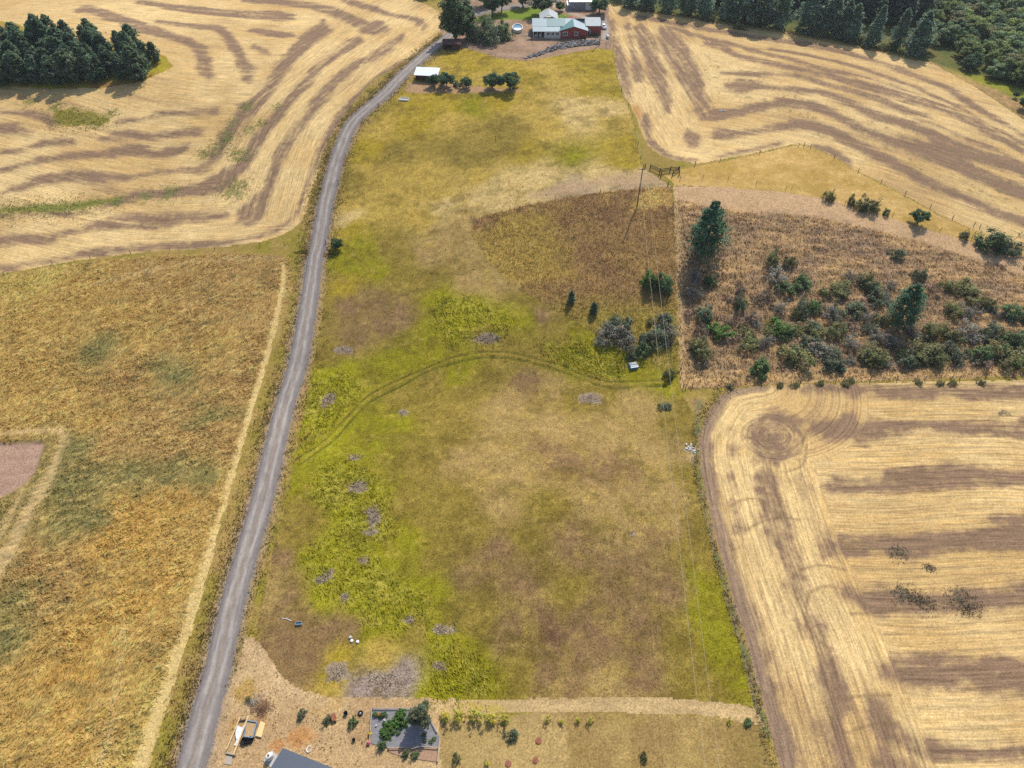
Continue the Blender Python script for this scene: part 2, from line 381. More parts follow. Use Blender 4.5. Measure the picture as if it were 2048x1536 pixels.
TRACK1 = bez(ground([(560 + a * .41, 480 + b * .41) for a, b in [(60,1080),(200,990),(320,870),(430,760),(560,690),(700,630),(850,570),(1000,545),(1130,550),(1250,580),(1370,610),(1480,660),(1600,690),(1730,690),(1870,680)]])[:, :2], 4)
TRACK2 = bez(ground([(560 + a * .41, 480 + b * .41) for a, b in [(90,1100),(260,980),(330,900),(440,790),(580,720),(720,640),(860,600),(980,575),(1100,575),(1230,600),(1330,630),(1450,670),(1560,710),(1640,725),(1760,715),(1880,710)]])[:, :2], 4)

def near_line(x, y, line, reach):
    d = np.full(x.shape, 99.0)
    lo = line.min(0) - reach; hi = line.max(0) + reach
    k = (x > lo[0]) & (x < hi[0]) & (y > lo[1]) & (y < hi[1])
    if k.any():
        d[k] = sd_line(x[k], y[k], line)[0]
    return d

def shoulder(x, y, c):
    """loose gravel thrown to both sides of the lane, thinning into the verge"""
    d = road_near(x, y) + 0.9 * fbm(x / 1.3, y / 1.3, 3, 5)
    n = fbm(x / 0.7, y / 0.7, 3, 6, 0.75)
    c = lerp(c, s2l((178, 152, 122)) * (1 + 0.6 * n)[:, None], 0.7 * (1 - sstep((d - 2.9) / 1.2)))
    return lerp(c, s2l((138, 130, 132)) * (1 + 0.4 * n)[:, None], 0.9 * (1 - sstep((d - 2.1) / 0.7)))

# each region: colour(x, y) -> display colour, and relief(x, y) -> metres
ROWS = [None]
def stub_color(x, y, bands, U, seed, soft=1.0, wob=1.1):
    ROWS[0] = np.stack([U[0], U[1], np.zeros(len(x))], 1)
    dark = np.zeros(x.shape)
    for i, b in enumerate(bands):
        dark = np.maximum(dark, mask(x, y, stroke_poly(b), soft * 2.0, wob, seed + i, 4.0))
    n = fbm(x / 1.6, y / 1.6, 4, seed + 50, 0.7)
    rows = fbm(U[0] / 0.55, U[1] / 9.0, 3, seed + 60, 0.6)
    rows2 = fbm(U[0] / 3.0, U[1] / 40.0, 3, seed + 61, 0.6)
    big = fbm(x / 17, y / 17, 4, seed + 70)
    g = fbm(x / 0.5, y / 0.5, 2, seed + 80, 0.8)
    streak = fbm(U[0] / 1.1, U[1] / 22.0, 3, seed + 62, 0.7)
    dark = np.clip(dark * (1.15 + 0.8 * n + 0.8 * streak) + 0.5 * streak + 1.15 * rows2 + 0.6 * big + 0.6 * rows + 0.35 * n - 0.08, 0, 1)
    c = lerp(np.tile(s2l((233, 201, 143)), (len(x), 1)), s2l((212, 175, 115)), np.clip(0.5 + 2.0 * big + 1.8 * rows, 0, 1))
    c = lerp(c, s2l((152, 124, 100)), dark * 0.96)
    c = lerp(c, s2l((128, 102, 84)), np.clip(dark - 0.4, 0, 1) * np.clip(0.5 + 2.6 * n + 1.6 * rows + g, 0, 1) * 0.8)
    c = c * (1 + 0.26 * n + 0.6 * rows + 0.3 * g)[:, None]
    return np.clip(c, 0.02, 0.9), dark

def c_left(x, y):
    d = near_line(x, y, ROAD, 400.0)
    along = inside(x, y, W([(760, -60), (640, 48), (590, 88), (545, 138), (500, 196), (458, 256), (428, 318), (440, 390), (500, 440), (600, 452), (640, 340), (720, 220), (900, 70), (900, -60)]))
    U = (np.where(along, d, y + 4 * np.sin(x / 24) + 0.12 * x), np.where(along, y + 0.4 * x, x))
    c, dk = stub_color(x, y, [[(a, b, w * 1.15) for a, b, w in bb] for bb in BANDS_L], U, 100)
    gw = s2l((112, 124, 62))
    grn = mask(x, y, stroke_poly([(-80,424,6),(0,420,6),(75,417,7),(150,411,8),(212,402,4),(240,396,3)]), 1.2, 1.5, 7, 3)
    c = lerp(c, s2l((126, 132, 58)), grn * 0.9)
    grn = mask(x, y, W([(112,222),(140,220),(190,222),(205,232),(218,243),(200,250),(150,254),(115,252)]), 1.2, 2.5, 9, 4)
    c = lerp(c, s2l((140, 132, 48)), grn * (0.9 + 0.4 * fbm(x / 4, y / 1.2, 3, 4)))
    for (u, v, r) in [(497,212,9),(465,246,7),(458,268,10),(447,281,7),(432,300,10),(410,306,8),(556,212,5),(521,246,7),(500,258,8),(490,311,9),(470,304,8),(470,318,6),(470,380,16),(340,384,10),(290,392,10),(62,203,8),(110,212,9),(225,227,7),(240,400,8)]:
        q = g1(u, v); rr = r / 5.5
        k = np.hypot((x - q.x) / (rr * 1.2), (y - q.y) / (rr * 1.9)) + 3.2 * fbm(x / 1.1, y / 1.1, 3, 77, 0.8)
        c = lerp(c, gw, 0.6 * (1 - sstep((k - 0.45) / 0.6)))
    return c

def r_stub(x, y):
    return 0.08 * fbm(x / 0.9, y / 0.9, 3, 11)

def c_ru(x, y):
    up = inside(x, y, W([(1214, 10), (1420, 62), (1425, 225), (1330, 300), (1280, 260), (1240, 180)]))
    U = (np.where(up, x + 0.12 * y, y + 0.45 * x + 4 * np.sin(x / 22)), np.where(up, y, x))
    c, dk = stub_color(x, y, [[(a, b, w * (1.5 if i < 4 else 1.05)) for a, b, w in bb] for i, bb in enumerate(BANDS_RU)], U, 200)
    w = fbm(x / 1.8, y / 1.8, 3, 33, 0.75)
    zone = mask(x, y, W([(1300,120),(1420,110),(1500,140),(1620,180),(1760,230),(1900,280),(2048,330),(2048,420),(1900,380),(1700,300),(1560,230),(1420,200)]), 8, 6, 12, 12)
    c = lerp(c, s2l((126, 116, 82)), zone * np.clip((w - 0.12) * 5, 0, 1) * 0.75)
    d = np.hypot(x - g1(1272, 225).x, (y - g1(1272, 225).y) / 2.6)
    c = lerp(c, s2l((196, 142, 86)), 0.7 * (1 - sstep((d - 1.0) / 2.0)))
    return c

EDGE_RL = bez(ground([(1520,765),(1462, 778),(1440, 792),(1420, 820),(1404, 850),(1398, 890),(1402, 940),(1414, 1000),(1432, 1080),(1452, 1150),(1473, 1220),(1498, 1300),(1518, 1380),(1538, 1450),(1558, 1536),(1600, 1700)])[:, :2], 3)
def c_rl(x, y):
    d = sd_line(x, y, EDGE_RL)
    q = g1(1545, 872)
    r = np.hypot(x - q.x, (y - q.y) * 1.1)
    head = d[0] < 24
    U = (np.where(head, d[0], y + 0.6 * np.sin(x / 9)), np.where(head, d[1], x))
    U = (np.where(r < 8.0, r, U[0]), np.where(r < 8.0, 12 * np.arctan2(y - q.y, x - q.x), U[1]))
    c, dk = stub_color(x, y, [[(a, b, w * 1.3) for a, b, w in bb] for bb in BANDS_RL], U, 300, 1.0, 2.0)
    c = lerp(c, s2l((158, 132, 110)) * (1 + 0.5 * fbm(x / 0.7, y / 0.7, 3, 19, 0.7))[:, None], 0.85 * (1 - sstep((d[0] - 2.0 - 2.0 * fbm(x / 6, y / 6, 3, 20)) / 1.0)))
    rings = np.abs(np.mod(U[0] + 0.15 * fbm(x / 3, y / 3, 2, 8), 1.55) - 0.775)
    ln = (1 - sstep((rings - 0.10) / 0.12)) * (0.35 + 0.65 * (vnoise(U[0] / 1.55 + 3, U[1] / 30, 14) > 0.45)) * (0.55 + 0.45 * dk)
    c = lerp(c, s2l((120, 96, 76)), 0.6 * ln)
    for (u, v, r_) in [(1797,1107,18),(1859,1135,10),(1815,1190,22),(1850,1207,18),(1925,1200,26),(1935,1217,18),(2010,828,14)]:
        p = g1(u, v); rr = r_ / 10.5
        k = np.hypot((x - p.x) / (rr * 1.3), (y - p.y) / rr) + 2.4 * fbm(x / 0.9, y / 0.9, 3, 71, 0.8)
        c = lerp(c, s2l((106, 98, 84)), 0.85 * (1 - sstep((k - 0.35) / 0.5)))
    for arc in [[(1460,1012),(1485,1000),(1520,1000),(1560,1030)],[(1700,1228),(1760,1225),(1850,1210),(1950,1205)],[(1620,1185),(1650,1172),(1680,1178),(1690,1190)],[(1618,1188),(1612,1220),(1625,1265),(1650,1292)],[(1575,905),(1605,880),(1615,860),(1640,848)],[(1570,945),(1605,930),(1615,890)],
                [(1490,1062),(1520,1045),(1560,1035),(1600,1040)],[(1600,1140),(1640,1130),(1690,1140)],[(1685,1400),(1720,1392),(1780,1390)],[(1695,1465),(1740,1450),(1790,1446)]]:
        a = near_line(x, y, bez(ground(arc)[:, :2], 4), 3)
        c = lerp(c, s2l((140, 114, 84)), 0.55 * (1 - sstep((a - 0.12) / 0.3)))
    return c

def r_rl(x, y):
    return 0.09 * fbm(x / 0.7, y / 0.7, 3, 15)

HAYF = cp_field(HAY_PTS)
HAY_STRIP = stroke_poly([(566,526,4),(567,560,5),(555,620,6),(540,690,7),(520,760,8),(500,830,9),(482,895,9),(462,960,9),(445,1020,9),(428,1080,10),(412,1130,11),(395,1190,12),(375,1260,13),(355,1310,14),(338,1365,14),(320,1410,14),(300,1470,14),(278,1540,15),(250,1640,16)])
HAY_PALE = [[(-20,868,6),(60,864,6),(128,862,5)], [(132,866,7),(118,905,9),(97,955,11),(62,1010,13),(37,1060,15),(10,1110,16),(-25,1170,18)], [(68,930,4),(45,980,5),(20,1035,6),(-5,1085,7)],
            [(245,1255,4),(238,1330,7),(232,1400,7),(215,1470,8),(200,1540,9)], [(180,572,4),(330,535,4),(440,520,4),(556,518,4)]]
HAY_PAD = W([(-80, 885), (0, 886), (60, 882), (92, 884), (84, 905), (72, 940), (42, 972), (12, 990), (-20, 1000), (-80, 1010)])
def c_hay(x, y):
    c = cp_eval(x, y, HAYF, 4.0, 9.0, 31, 3.0)
    ca, sa = math.cos(0.45), math.sin(0.45)
    u = x * ca + y * sa; v = -x * sa + y * ca
    u = u + 1.5 * fbm(x / 6, y / 6, 2, 60); v = v + 1.5 * fbm(x / 6 + 9, y / 6, 2, 62)
    n1 = fbm(u / 1.9, v / 0.55, 4, 41, 0.65); n2 = fbm(x / 4.5, y / 3.0, 4, 44, 0.6); n3 = fbm(x / 1.2, y / 0.9, 3, 46, 0.7)
    c = lerp(c, s2l((106, 106, 66)), np.clip((n2 + n3 * 0.5 - 0.08) * 4.2, 0, 1) * 0.55)
    c = lerp(c, s2l((214, 178, 110)), np.clip((n1 - 0.02) * 3.5, 0, 1) * 0.5)
    c = lerp(c, np.repeat(c.mean(1)[:, None], 3, 1) * np.array([1.12, 1.0, 0.8]), np.full(len(x), 0.08))
    c = c * (1.08 + 0.75 * n1 + 0.55 * n3 + 0.5 * fbm(x / 0.5, y / 0.5, 2, 49, 0.8))[:, None]
    for i, b in enumerate(HAY_PALE):
        m = mask(x, y, stroke_poly(b), 1.0, 1.0, 55 + i, 2.0)
        c = lerp(c, s2l((214, 182, 132)) , m * (0.55 + 0.8 * n1) * (0.7 if i > 2 else 1.0))
    m = mask(x, y, HAY_STRIP, 0.5, 0.5, 66, 2.0)
    along = fbm(x / 3.0, y / 0.5, 3, 47)
    c = lerp(c, s2l((222, 194, 132)) * 1.0, m * np.clip(0.85 + 0.6 * n3, 0, 1))
    m = mask(x, y, HAY_PAD, 0.5, 0.8, 67, 2.0)
    sw = fbm(x / 2.5 + 1.5 * fbm(x / 3, y / 3, 2, 2), y / 0.6, 3, 48)
    c = lerp(c, np.tile(s2l((178, 146, 126)), (len(x), 1)) * (1 + 0.4 * sw + 0.15 * n3)[:, None], m)
    return np.clip(shoulder(x, y, c), 0.01, 1)

def r_hay(x, y):
    ca, sa = math.cos(0.45), math.sin(0.45)
    u = x * ca + y * sa; v = -x * sa + y * ca
    u = u + 1.5 * fbm(x / 6, y / 6, 2, 60); v = v + 1.5 * fbm(x / 6 + 9, y / 6, 2, 62)
    n = fbm(u / 1.9, v / 0.55, 4, 41, 0.65) + 0.6 * fbm(x / 1.2, y / 0.9, 3, 46, 0.7)
    flat = np.maximum(mask(x, y, HAY_PAD, 0.8), mask(x, y, HAY_STRIP, 0.5) * 0.6)
    far = 1 - sstep((np.abs(x + 40) - 120) / 60)
    return (0.62 * n + 0.1) * (1 - flat) * far - 0.45 * mask(x, y, HAY_PAD, 0.5)

PASTF = cp_field(PAST_PTS)
ROUGH = [W(p) for p in ([(600,1100),(660,1060),(740,1090),(790,1150),(850,1190),(860,1230),(800,1270),(740,1250),(690,1215),(620,1190)],
                        [(610,780),(680,740),(720,770),(690,830),(630,880),(600,900)], [(870,590),(960,600),(1030,640),(1000,690),(900,690),(860,650)],
                        [(1080,690),(1190,680),(1240,720),(1250,760),(1150,745),(1090,720)], [(640,920),(720,930),(790,1000),(780,1080),(700,1080),(620,990)],
                        [(870,1290),(905,1285),(940,1320),(985,1370),(960,1392),(900,1385),(865,1394),(850,1370),(868,1340)])]
ASH = [(708,915,12,6),(715,975,18,14),(747,1035,14,18),(742,1022,10,8),(885,1260,26,10),(880,1332,12,7),(675,1345,22,18),(770,1362,50,22),(640,1160,9,7),(690,1195,8,8),(725,1120,10,6),(808,825,10,7),(690,700,16,8),
       (975,677,26,12),(655,800,12,18),(655,1150,12,10),(820,1240,10,6),(1265,1068,6,4),(740,1065,12,6),(1180,797,22,13)]
UPPER_TRACK = stroke_poly([(1345,365,9),(1290,355,12),(1200,365,11),(1130,378,9),(1060,392,5)])
BARE_SHED = W([(800, 172), (826, 163), (900, 168), (960, 174), (1040, 178), (1045, 184), (960, 186), (880, 186), (815, 186)])
def c_past(x, y):
    c = cp_eval(x, y, PASTF, 3.2, 11.0, 71, 3.6)
    n1 = fbm(x / 5, y / 5, 5, 81, 0.62); n2 = fbm(x / 0.9, y / 0.9, 3, 83, 0.7); n3 = fbm(x / 2.2, y / 1.4, 4, 85, 0.7)
    c = lerp(c, s2l((116, 100, 48)), np.clip((n1 - 0.01) * 5, 0, 1) * 0.55)
    c = lerp(c, s2l((176, 152, 82)), np.clip((fbm(x / 3.2, y / 3.2, 4, 88, 0.65) - 0.05) * 5, 0, 1) * 0.4)
    c = lerp(c, s2l((206, 178, 110)), np.clip((n3 - 0.10) * 4, 0, 1) * 0.26)
    c = c * (1 + 0.6 * n2 + 0.3 * n3)[:, None]
    up = sstep((y - 150) / 30)
    st = fbm((x * 0.9 + y * 0.35) / 5.5, (y * 0.9 - x * 0.35) / 1.4, 4, 87, 0.65)
    c = c * (1 + up * 0.4 * st)[:, None]
    for i, r in enumerate(ROUGH):
        m = mask(x, y, r, 1.5, 2.0, 90 + i, 3.0)
        a, b = math.cos(0.9 * i), math.sin(0.9 * i)
        lo = fbm((x * a + y * b) / 1.1, (y * a - x * b) / 0.42, 3, 95 + i, 0.6)
        cc = lerp(np.tile(s2l((126, 126, 38)), (len(x), 1)), s2l((194, 184, 88)), np.clip(0.4 + 2.8 * lo + 1.5 * n3, 0, 1))
        c = lerp(c, cc, m * np.clip(0.45 + 1.6 * n1, 0, 0.8))
    for (u, v, a, b) in ASH:
        q = g1(u, v); sc = scale_at(u, v)
        k = np.hypot((x - q.x) / (a / sc), (y - q.y) / (b / sc * 1.1)) + 2.0 * fbm(x / 1.1, y / 1.1, 3, 99, 0.7)
        c = lerp(c, s2l((170, 152, 138)) * (1 + 0.5 * n2)[:, None], 0.85 * (1 - sstep((k - 0.75) / 0.35)))
    c = lerp(c, s2l((200, 170, 134)), mask(x, y, UPPER_TRACK, 1.5, 1.5, 44, 3.0) * 0.85)
    c = lerp(c, s2l((190, 156, 122)), mask(x, y, BARE_SHED, 0.8, 0.8, 45, 3.0))
    d1 = near_line(x, y, TRACK1, 3); d2 = near_line(x, y, TRACK2, 3)
    w = fbm(x / 2, y / 2, 3, 97)
    c = lerp(c, s2l((186, 158, 84)), 0.45 * (1 - sstep((np.abs(d1 - 0.55) - 0.25) / 0.3)) * np.clip(0.5 + 2 * w, 0, 1))
    c = lerp(c, s2l((92, 92, 34)), 0.9 * (1 - sstep((np.minimum(d1, d2) - 0.18) / 0.24)) * np.clip(0.75 + 1.5 * w, 0, 1))
    g = c.mean(1)[:, None]
    c = (g + (c - g) * 1.08) * 0.94
    return np.clip(shoulder(x, y, c), 0.01, 1)

def r_past(x, y):
    r = 0.10 * fbm(x / 0.8, y / 0.8, 3, 83, 0.7) + 0.10 * fbm(x / 2.2, y / 1.4, 4, 85, 0.7)
    for i, p in enumerate(ROUGH):
        a, b = math.cos(0.9 * i), math.sin(0.9 * i)
        r = r + mask(x, y, p, 1.5, 2.0, 90 + i, 3.0) * 0.24 * fbm((x * a + y * b) / 1.1, (y * a - x * b) / 0.42, 3, 95 + i, 0.6)
    return r - 0.14 * (1 - sstep((np.minimum(near_line(x, y, TRACK1, 3), near_line(x, y, TRACK2, 3)) - 0.12) / 0.3))

def c_tplot(x, y):
    n1 = fbm(x / 7, y / 7, 4, 111, 0.6); n2 = fbm(x / 0.8, y / 0.8, 4, 113, 0.75); n3 = fbm(x / 1.8, y / 1.8, 3, 115, 0.7)
    c = lerp(np.tile(s2l((158, 128, 80)), (len(x), 1)), s2l((140, 110, 76)), np.clip(0.5 + 2 * n1, 0, 1))
    q = g1(1040, 500)
    c = lerp(c, s2l((168, 144, 70)), 0.75 * (1 - sstep((np.hypot(x - q.x, y - q.y) - 8 + 12 * n1) / 12)))
    q = g1(1310, 400)
    c = lerp(c, s2l((206, 170, 102)), 0.8 * (1 - sstep((np.hypot(x - q.x, (y - q.y) * 1.6) - 4 + 10 * n1) / 5)))
    low = sstep((g1(1200, 600).y + 6 - y) / 14)
    c = lerp(c, s2l((150, 136, 56)), low * 0.75)
    c = lerp(c, s2l((108, 88, 58)), np.clip(n3 * 3.2 + n2 * 1.4 - 0.1, 0, 1) * 0.55)
    c = c * (1.3 + 0.8 * n2)[:, None]
    return np.clip(c, 0.01, 1)

def r_tplot(x, y):
    return 0.32 * fbm(x / 0.8, y / 0.8, 4, 113, 0.75) + 0.2 * fbm(x / 1.8, y / 1.8, 3, 115, 0.7) + 0.1

SL_TRACK = stroke_poly([(1340,376,18),(1420,388,24),(1500,398,24),(1600,408,21),(1700,428,18),(1800,456,16),(1900,486,15),(1980,512,15),(2048,535,14),(2300,615,14)])
SL_BOT = stroke_poly([(1362,764,14),(1450,758,12),(1600,756,10),(1800,752,9),(2048,746,9),(2400,746,9)])
SL_FENCE = stroke_poly([(1347,372,6),(1352,450,8),(1357,550,8),(1360,650,8),(1363,780,8)])
def c_slope(x, y):
    n1 = fbm(x / 6, y / 6, 4, 121, 0.6); n2 = fbm(x / 1.0, y / 0.9, 4, 123, 0.75)
    ter = fbm(x / 7 + 0.8 * n1, y / 1.5 + 1.2 * n1, 4, 125, 0.6)
    c = lerp(np.tile(s2l((176, 145, 104)), (len(x), 1)), s2l((146, 121, 97)), np.clip(0.5 + 2.2 * n1 + 0.6 * ter, 0, 1))
    c = lerp(c, s2l((206, 166, 112)), np.clip(ter * 3 - 0.1, 0, 1) * 0.6)
    low = sstep((g1(1600, 560).y + 4 - y) / 16)
    c = lerp(c, s2l((118, 98, 78)), low * np.clip(0.35 + 2 * n2, 0, 1) * 0.6)
    c = c * (1.18 + 0.8 * n2 + 0.55 * ter)[:, None]
    tr = mask(x, y, SL_TRACK, 1.4, 1.4, 126, 3.0)
    c = lerp(c, s2l((206, 170, 130)) * (1 + 0.45 * n2 + 0.3 * n1)[:, None], tr * 0.92)
    c = lerp(c, s2l((206, 170, 118)) * (1 + 0.4 * n2)[:, None], 0.8 * mask(x, y, SL_BOT, 1.0, 1.0, 127, 3.0))
    c = lerp(c, s2l((206, 174, 126)) * (1 + 0.4 * n2)[:, None], 0.9 * mask(x, y, SL_FENCE, 0.5, 0.5, 128, 2.0))
    return np.clip(c, 0.01, 1)

def r_slope(x, y):
    n1 = fbm(x / 6, y / 6, 4, 121, 0.6)
    ter = fbm(x / 7 + 0.8 * n1, y / 1.5 + 1.2 * n1, 4, 125, 0.6)
    k = 1 - np.maximum(mask(x, y, SL_TRACK, 1.4), mask(x, y, SL_FENCE, 0.8))
    return (1.0 * ter + 0.5 * fbm(x / 1.0, y / 0.9, 4, 123, 0.75)) * k

def c_strip(x, y):
    n1 = fbm(x / 9, y / 5, 4, 131, 0.6); n2 = fbm(x / 1.4, y / 1.2, 4, 133, 0.7)
    c = lerp(np.tile(s2l((216, 178, 112)), (len(x), 1)), s2l((188, 154, 82)), np.clip(0.45 + 2.6 * n1, 0, 1))
    c = lerp(c, s2l((226, 196, 128)), np.clip(n2 * 2 - n1 * 2 - 0.2, 0, 1) * 0.6)
    return np.clip(c * (1 + 0.45 * n2)[:, None], 0.01, 1)

def c_yard(x, y):
    n1 = fbm(x / 4, y / 4, 4, 141, 0.6); n2 = fbm(x / 0.6, y / 0.6, 3, 143, 0.75); n3 = fbm(x / 1.6, y / 1.6, 3, 145, 0.7)
    c = lerp(np.tile(s2l((206, 175, 130)), (len(x), 1)), s2l((188, 155, 114)), np.clip(0.5 + 2.2 * n1, 0, 1))
    c = lerp(c, s2l((150, 116, 76)), np.clip(n3 * 4 - 0.7, 0, 1) * 0.6)
    c = lerp(c, s2l((112, 104, 62)), np.clip(n2 * 5 - 1.25, 0, 1) * 0.55)
    for (u, v, r, col, a) in [(495,1385,26,(182,146,76),.8),(520,1440,16,(168,118,78),.5),(600,1480,26,(196,140,84),.8),(550,1490,14,(190,132,80),.7),(470,1450,18,(190,150,90),.6),(655,1395,40,(190,152,84),.5)]:
        q = g1(u, v)
        k = np.hypot(x - q.x, y - q.y) / (r / 12.8) + 1.4 * fbm(x / 1.5, y / 1.5, 3, 147, 0.7)
        c = lerp(c, s2l(col), a * (1 - sstep((k - 0.6) / 0.6)))
    tr = mask(x, y, stroke_poly([(482,1290,10),(505,1300,14),(530,1330,18),(560,1362,20),(600,1385,18),(660,1405,16)]), 0.8, 0.8, 148, 2)
    c = lerp(c, s2l((210, 178, 134)), tr * 0.8)
    c = c * (1 + 0.45 * n2 + 0.2 * n3)[:, None]
    return np.clip(shoulder(x, y, c), 0.01, 1)

def c_lawn(x, y):
    n1 = fbm(x / 3.5, y / 3.5, 4, 151, 0.6); n2 = fbm(x / 0.55, y / 0.55, 3, 153, 0.75); n3 = fbm(x / 8, y / 8, 3, 155)
    left = 1 - sstep((x - g1(1130, 1470).x) / 0.6)
    c = lerp(np.tile(s2l((162, 134, 84)), (len(x), 1)), s2l((186, 158, 98)), np.clip(0.3 + 2.4 * n1 + 0.3 * left, 0, 1))
    c = lerp(c, s2l((146, 126, 64)), np.clip(n3 * 4 + 0.1, 0, 1) * 0.45)
    c = lerp(c, s2l((190, 162, 112)), left * 0.45)
    c = lerp(c, s2l((126, 106, 58)), np.clip((x - g1(1440, 1470).x) / 6 + 2 * n1, 0, 1) * 0.4)
    return np.clip(c * (1 + 0.5 * n2)[:, None], 0.01, 1)

def c_mown(x, y):
    n2 = fbm(x / 0.6, y / 0.6, 3, 163, 0.75); n1 = fbm(x / 7, y / 0.8, 3, 161)
    c = np.tile(s2l((200, 170, 122)), (len(x), 1)) * (1 + 0.35 * n2 + 0.45 * n1)[:, None]
    g = mask(x, y, stroke_poly([(900,1418,12),(960,1416,14),(1010,1424,10)]), 0.8, 0.8, 164, 2)
    c = lerp(c, s2l((186, 168, 66)), g * np.clip(0.5 + 2 * n2, 0, 1))
    return np.clip(c, 0.01, 1)

LAWNG = [W([(930, 45), (990, 20), (1060, 10), (1110, 24), (1160, 36), (1130, 42), (1060, 40), (985, 40)])]
def c_house(x, y):
    n1 = fbm(x / 4, y / 4, 4, 171, 0.6); n2 = fbm(x / 1.0, y / 1.0, 4, 173, 0.7)
    c = lerp(np.tile(s2l((176, 146, 122)), (len(x), 1)), s2l((150, 124, 104)), np.clip(0.5 + 2.4 * n1, 0, 1))
    c = lerp(c, s2l((196, 158, 104)), np.clip(n2 * 3 + n1 - 0.2, 0, 1) * 0.5)
    for p in LAWNG:
        c = lerp(c, s2l((122, 142, 42)), mask(x, y, p, 1.0, 1.5, 175, 5))
    c = lerp(c, s2l((176, 166, 160)), mask(x, y, stroke_poly([(1206,40,5),(1210,60,7),(1208,80,7)]), 1.0, 1.0, 176, 4))
    c = lerp(c, s2l((192, 168, 146)), mask(x, y, stroke_poly([(1100,6,5),(1130,18,5),(1160,32,4),(1180,38,4)]), 1.0, 1.0, 177, 4))
    return np.clip(shoulder(x, y, c * (1 + 0.4 * n2)[:, None]), 0.01, 1)

def c_wood(x, y):
    n1 = fbm(x / 6, y / 6, 4, 181, 0.6); n2 = fbm(x / 1.3, y / 1.3, 3, 183, 0.7)
    c = lerp(np.tile(s2l((120, 112, 62)), (len(x), 1)), s2l((92, 104, 52)), np.clip(0.5 + 2 * n1, 0, 1))
    c = lerp(c, s2l((150, 150, 48)), mask(x, y, W([(1900,140),(1960,150),(2048,180),(2300,300),(2300,330),(2048,200),(1980,180),(1930,165)]), 3, 3, 185, 6) * 0.9)
    c = lerp(c, s2l((190, 150, 104)), mask(x, y, W([(1830,123),(1870,128),(1950,160),(2048,205),(2300,360),(2300,420),(2048,242),(1950,176),(1880,138)]), 2, 2, 186, 6) * np.clip(0.7 + n2, 0, 1))
    c = lerp(c, s2l((190, 152, 94)), mask(x, y, stroke_poly([(1216,8,5),(1300,26,3),(1400,40,3),(1560,64,3),(1720,95,3),(1830,121,3)]), 2, 2, 187, 5) * 0.8)
    return np.clip(c * (1 + 0.5 * n2)[:, None], 0.01, 1)

def c_grove(x, y):
    n1 = fbm(x / 6, y / 6, 4, 191, 0.6); n2 = fbm(x / 1.3, y / 1.3, 3, 193, 0.7)
    c = lerp(np.tile(s2l((172, 158, 48)), (len(x), 1)), s2l((168, 126, 72)), np.clip(0.35 + 2.6 * n1, 0, 1))
    return np.clip(c * (1 + 0.4 * n2)[:, None], 0.01, 1)

def c_ground(x, y):
    n1 = fbm(x / 5, y / 5, 4, 201, 0.6); n2 = fbm(x / 1.0, y / 1.0, 4, 203, 0.75); n3 = fbm(x / 60, y / 60, 3, 205)
    c = lerp(np.tile(s2l((150, 136, 56)), (len(x), 1)), s2l((176, 146, 86)), np.clip(0.5 + 2.6 * n1, 0, 1))
    c = lerp(c, s2l((112, 112, 56)), np.clip(n2 * 3 - 0.35, 0, 1) * 0.7)
    far = sstep((np.hypot(x, y - 150) - 240) / 60)
    c = lerp(c, s2l((206, 176, 120)), far * np.clip(0.7 + 2 * n3, 0, 1))
    gd = mask(x, y, stroke_poly([(1398,800,8),(1390,850,10),(1388,900,9),(1394,960,9),(1406,1020,9),(1424,1090,9),(1444,1160,9),(1466,1240,8),(1490,1320,8),(1512,1400,9),(1535,1480,8)]), 0.8, 1.0, 207, 2)
    c = lerp(c, lerp(np.tile(s2l((158, 132, 100)), (len(x), 1)), s2l((104, 116, 74)), np.clip(0.45 + 3.2 * n2, 0, 1)), gd * 0.9)
    c = lerp(c, s2l((156, 128, 74)), mask(x, y, W([(1290,275),(1330,312),(1352,330),(1330,345),(1290,338)]), 1, 1, 208, 3) * np.clip(0.5 + 2 * n2, 0, 1))
    return np.clip(shoulder(x, y, c * (1 + 0.5 * n2)[:, None]), 0.01, 1)

def flat(x, y):
    return 0.10 * fbm(x / 0.8, y / 0.8, 3, 209, 0.7)
def rough(x, y):
    return 0.32 * fbm(x / 1.0, y / 1.0, 4, 203, 0.75) * (1 - sstep((np.hypot(x, y - 150) - 240) / 60)) * sstep((road_near(x, y) - 2.2) / 1.5)

REGIONS = [('grass_plot', R_TPLOT, c_tplot, r_tplot), ('mown_path', R_MOWN, c_mown, flat), ('dirt_yard', R_YARD, c_yard, flat), ('orchard_lawn', R_LAWN, c_lawn, flat),
           ('scrub_slope', R_SLOPE, c_slope, r_slope), ('grass_strip', R_STRIP, c_strip, flat), ('house_yard', R_HOUSE, c_house, flat), ('pasture', R_PAST, c_past, r_past),
           ('grove_floor', R_GROVE, c_grove, flat), ('stubble_field', R_L, c_left, r_stub), ('hay_meadow', R_HAY, c_hay, r_hay), ('woodland_floor', R_WOOD, c_wood, flat),
           ('stubble_field', R_RU, c_ru, r_stub), ('stubble_field', R_RL, c_rl, r_rl), ('ground', None, c_ground, rough)]

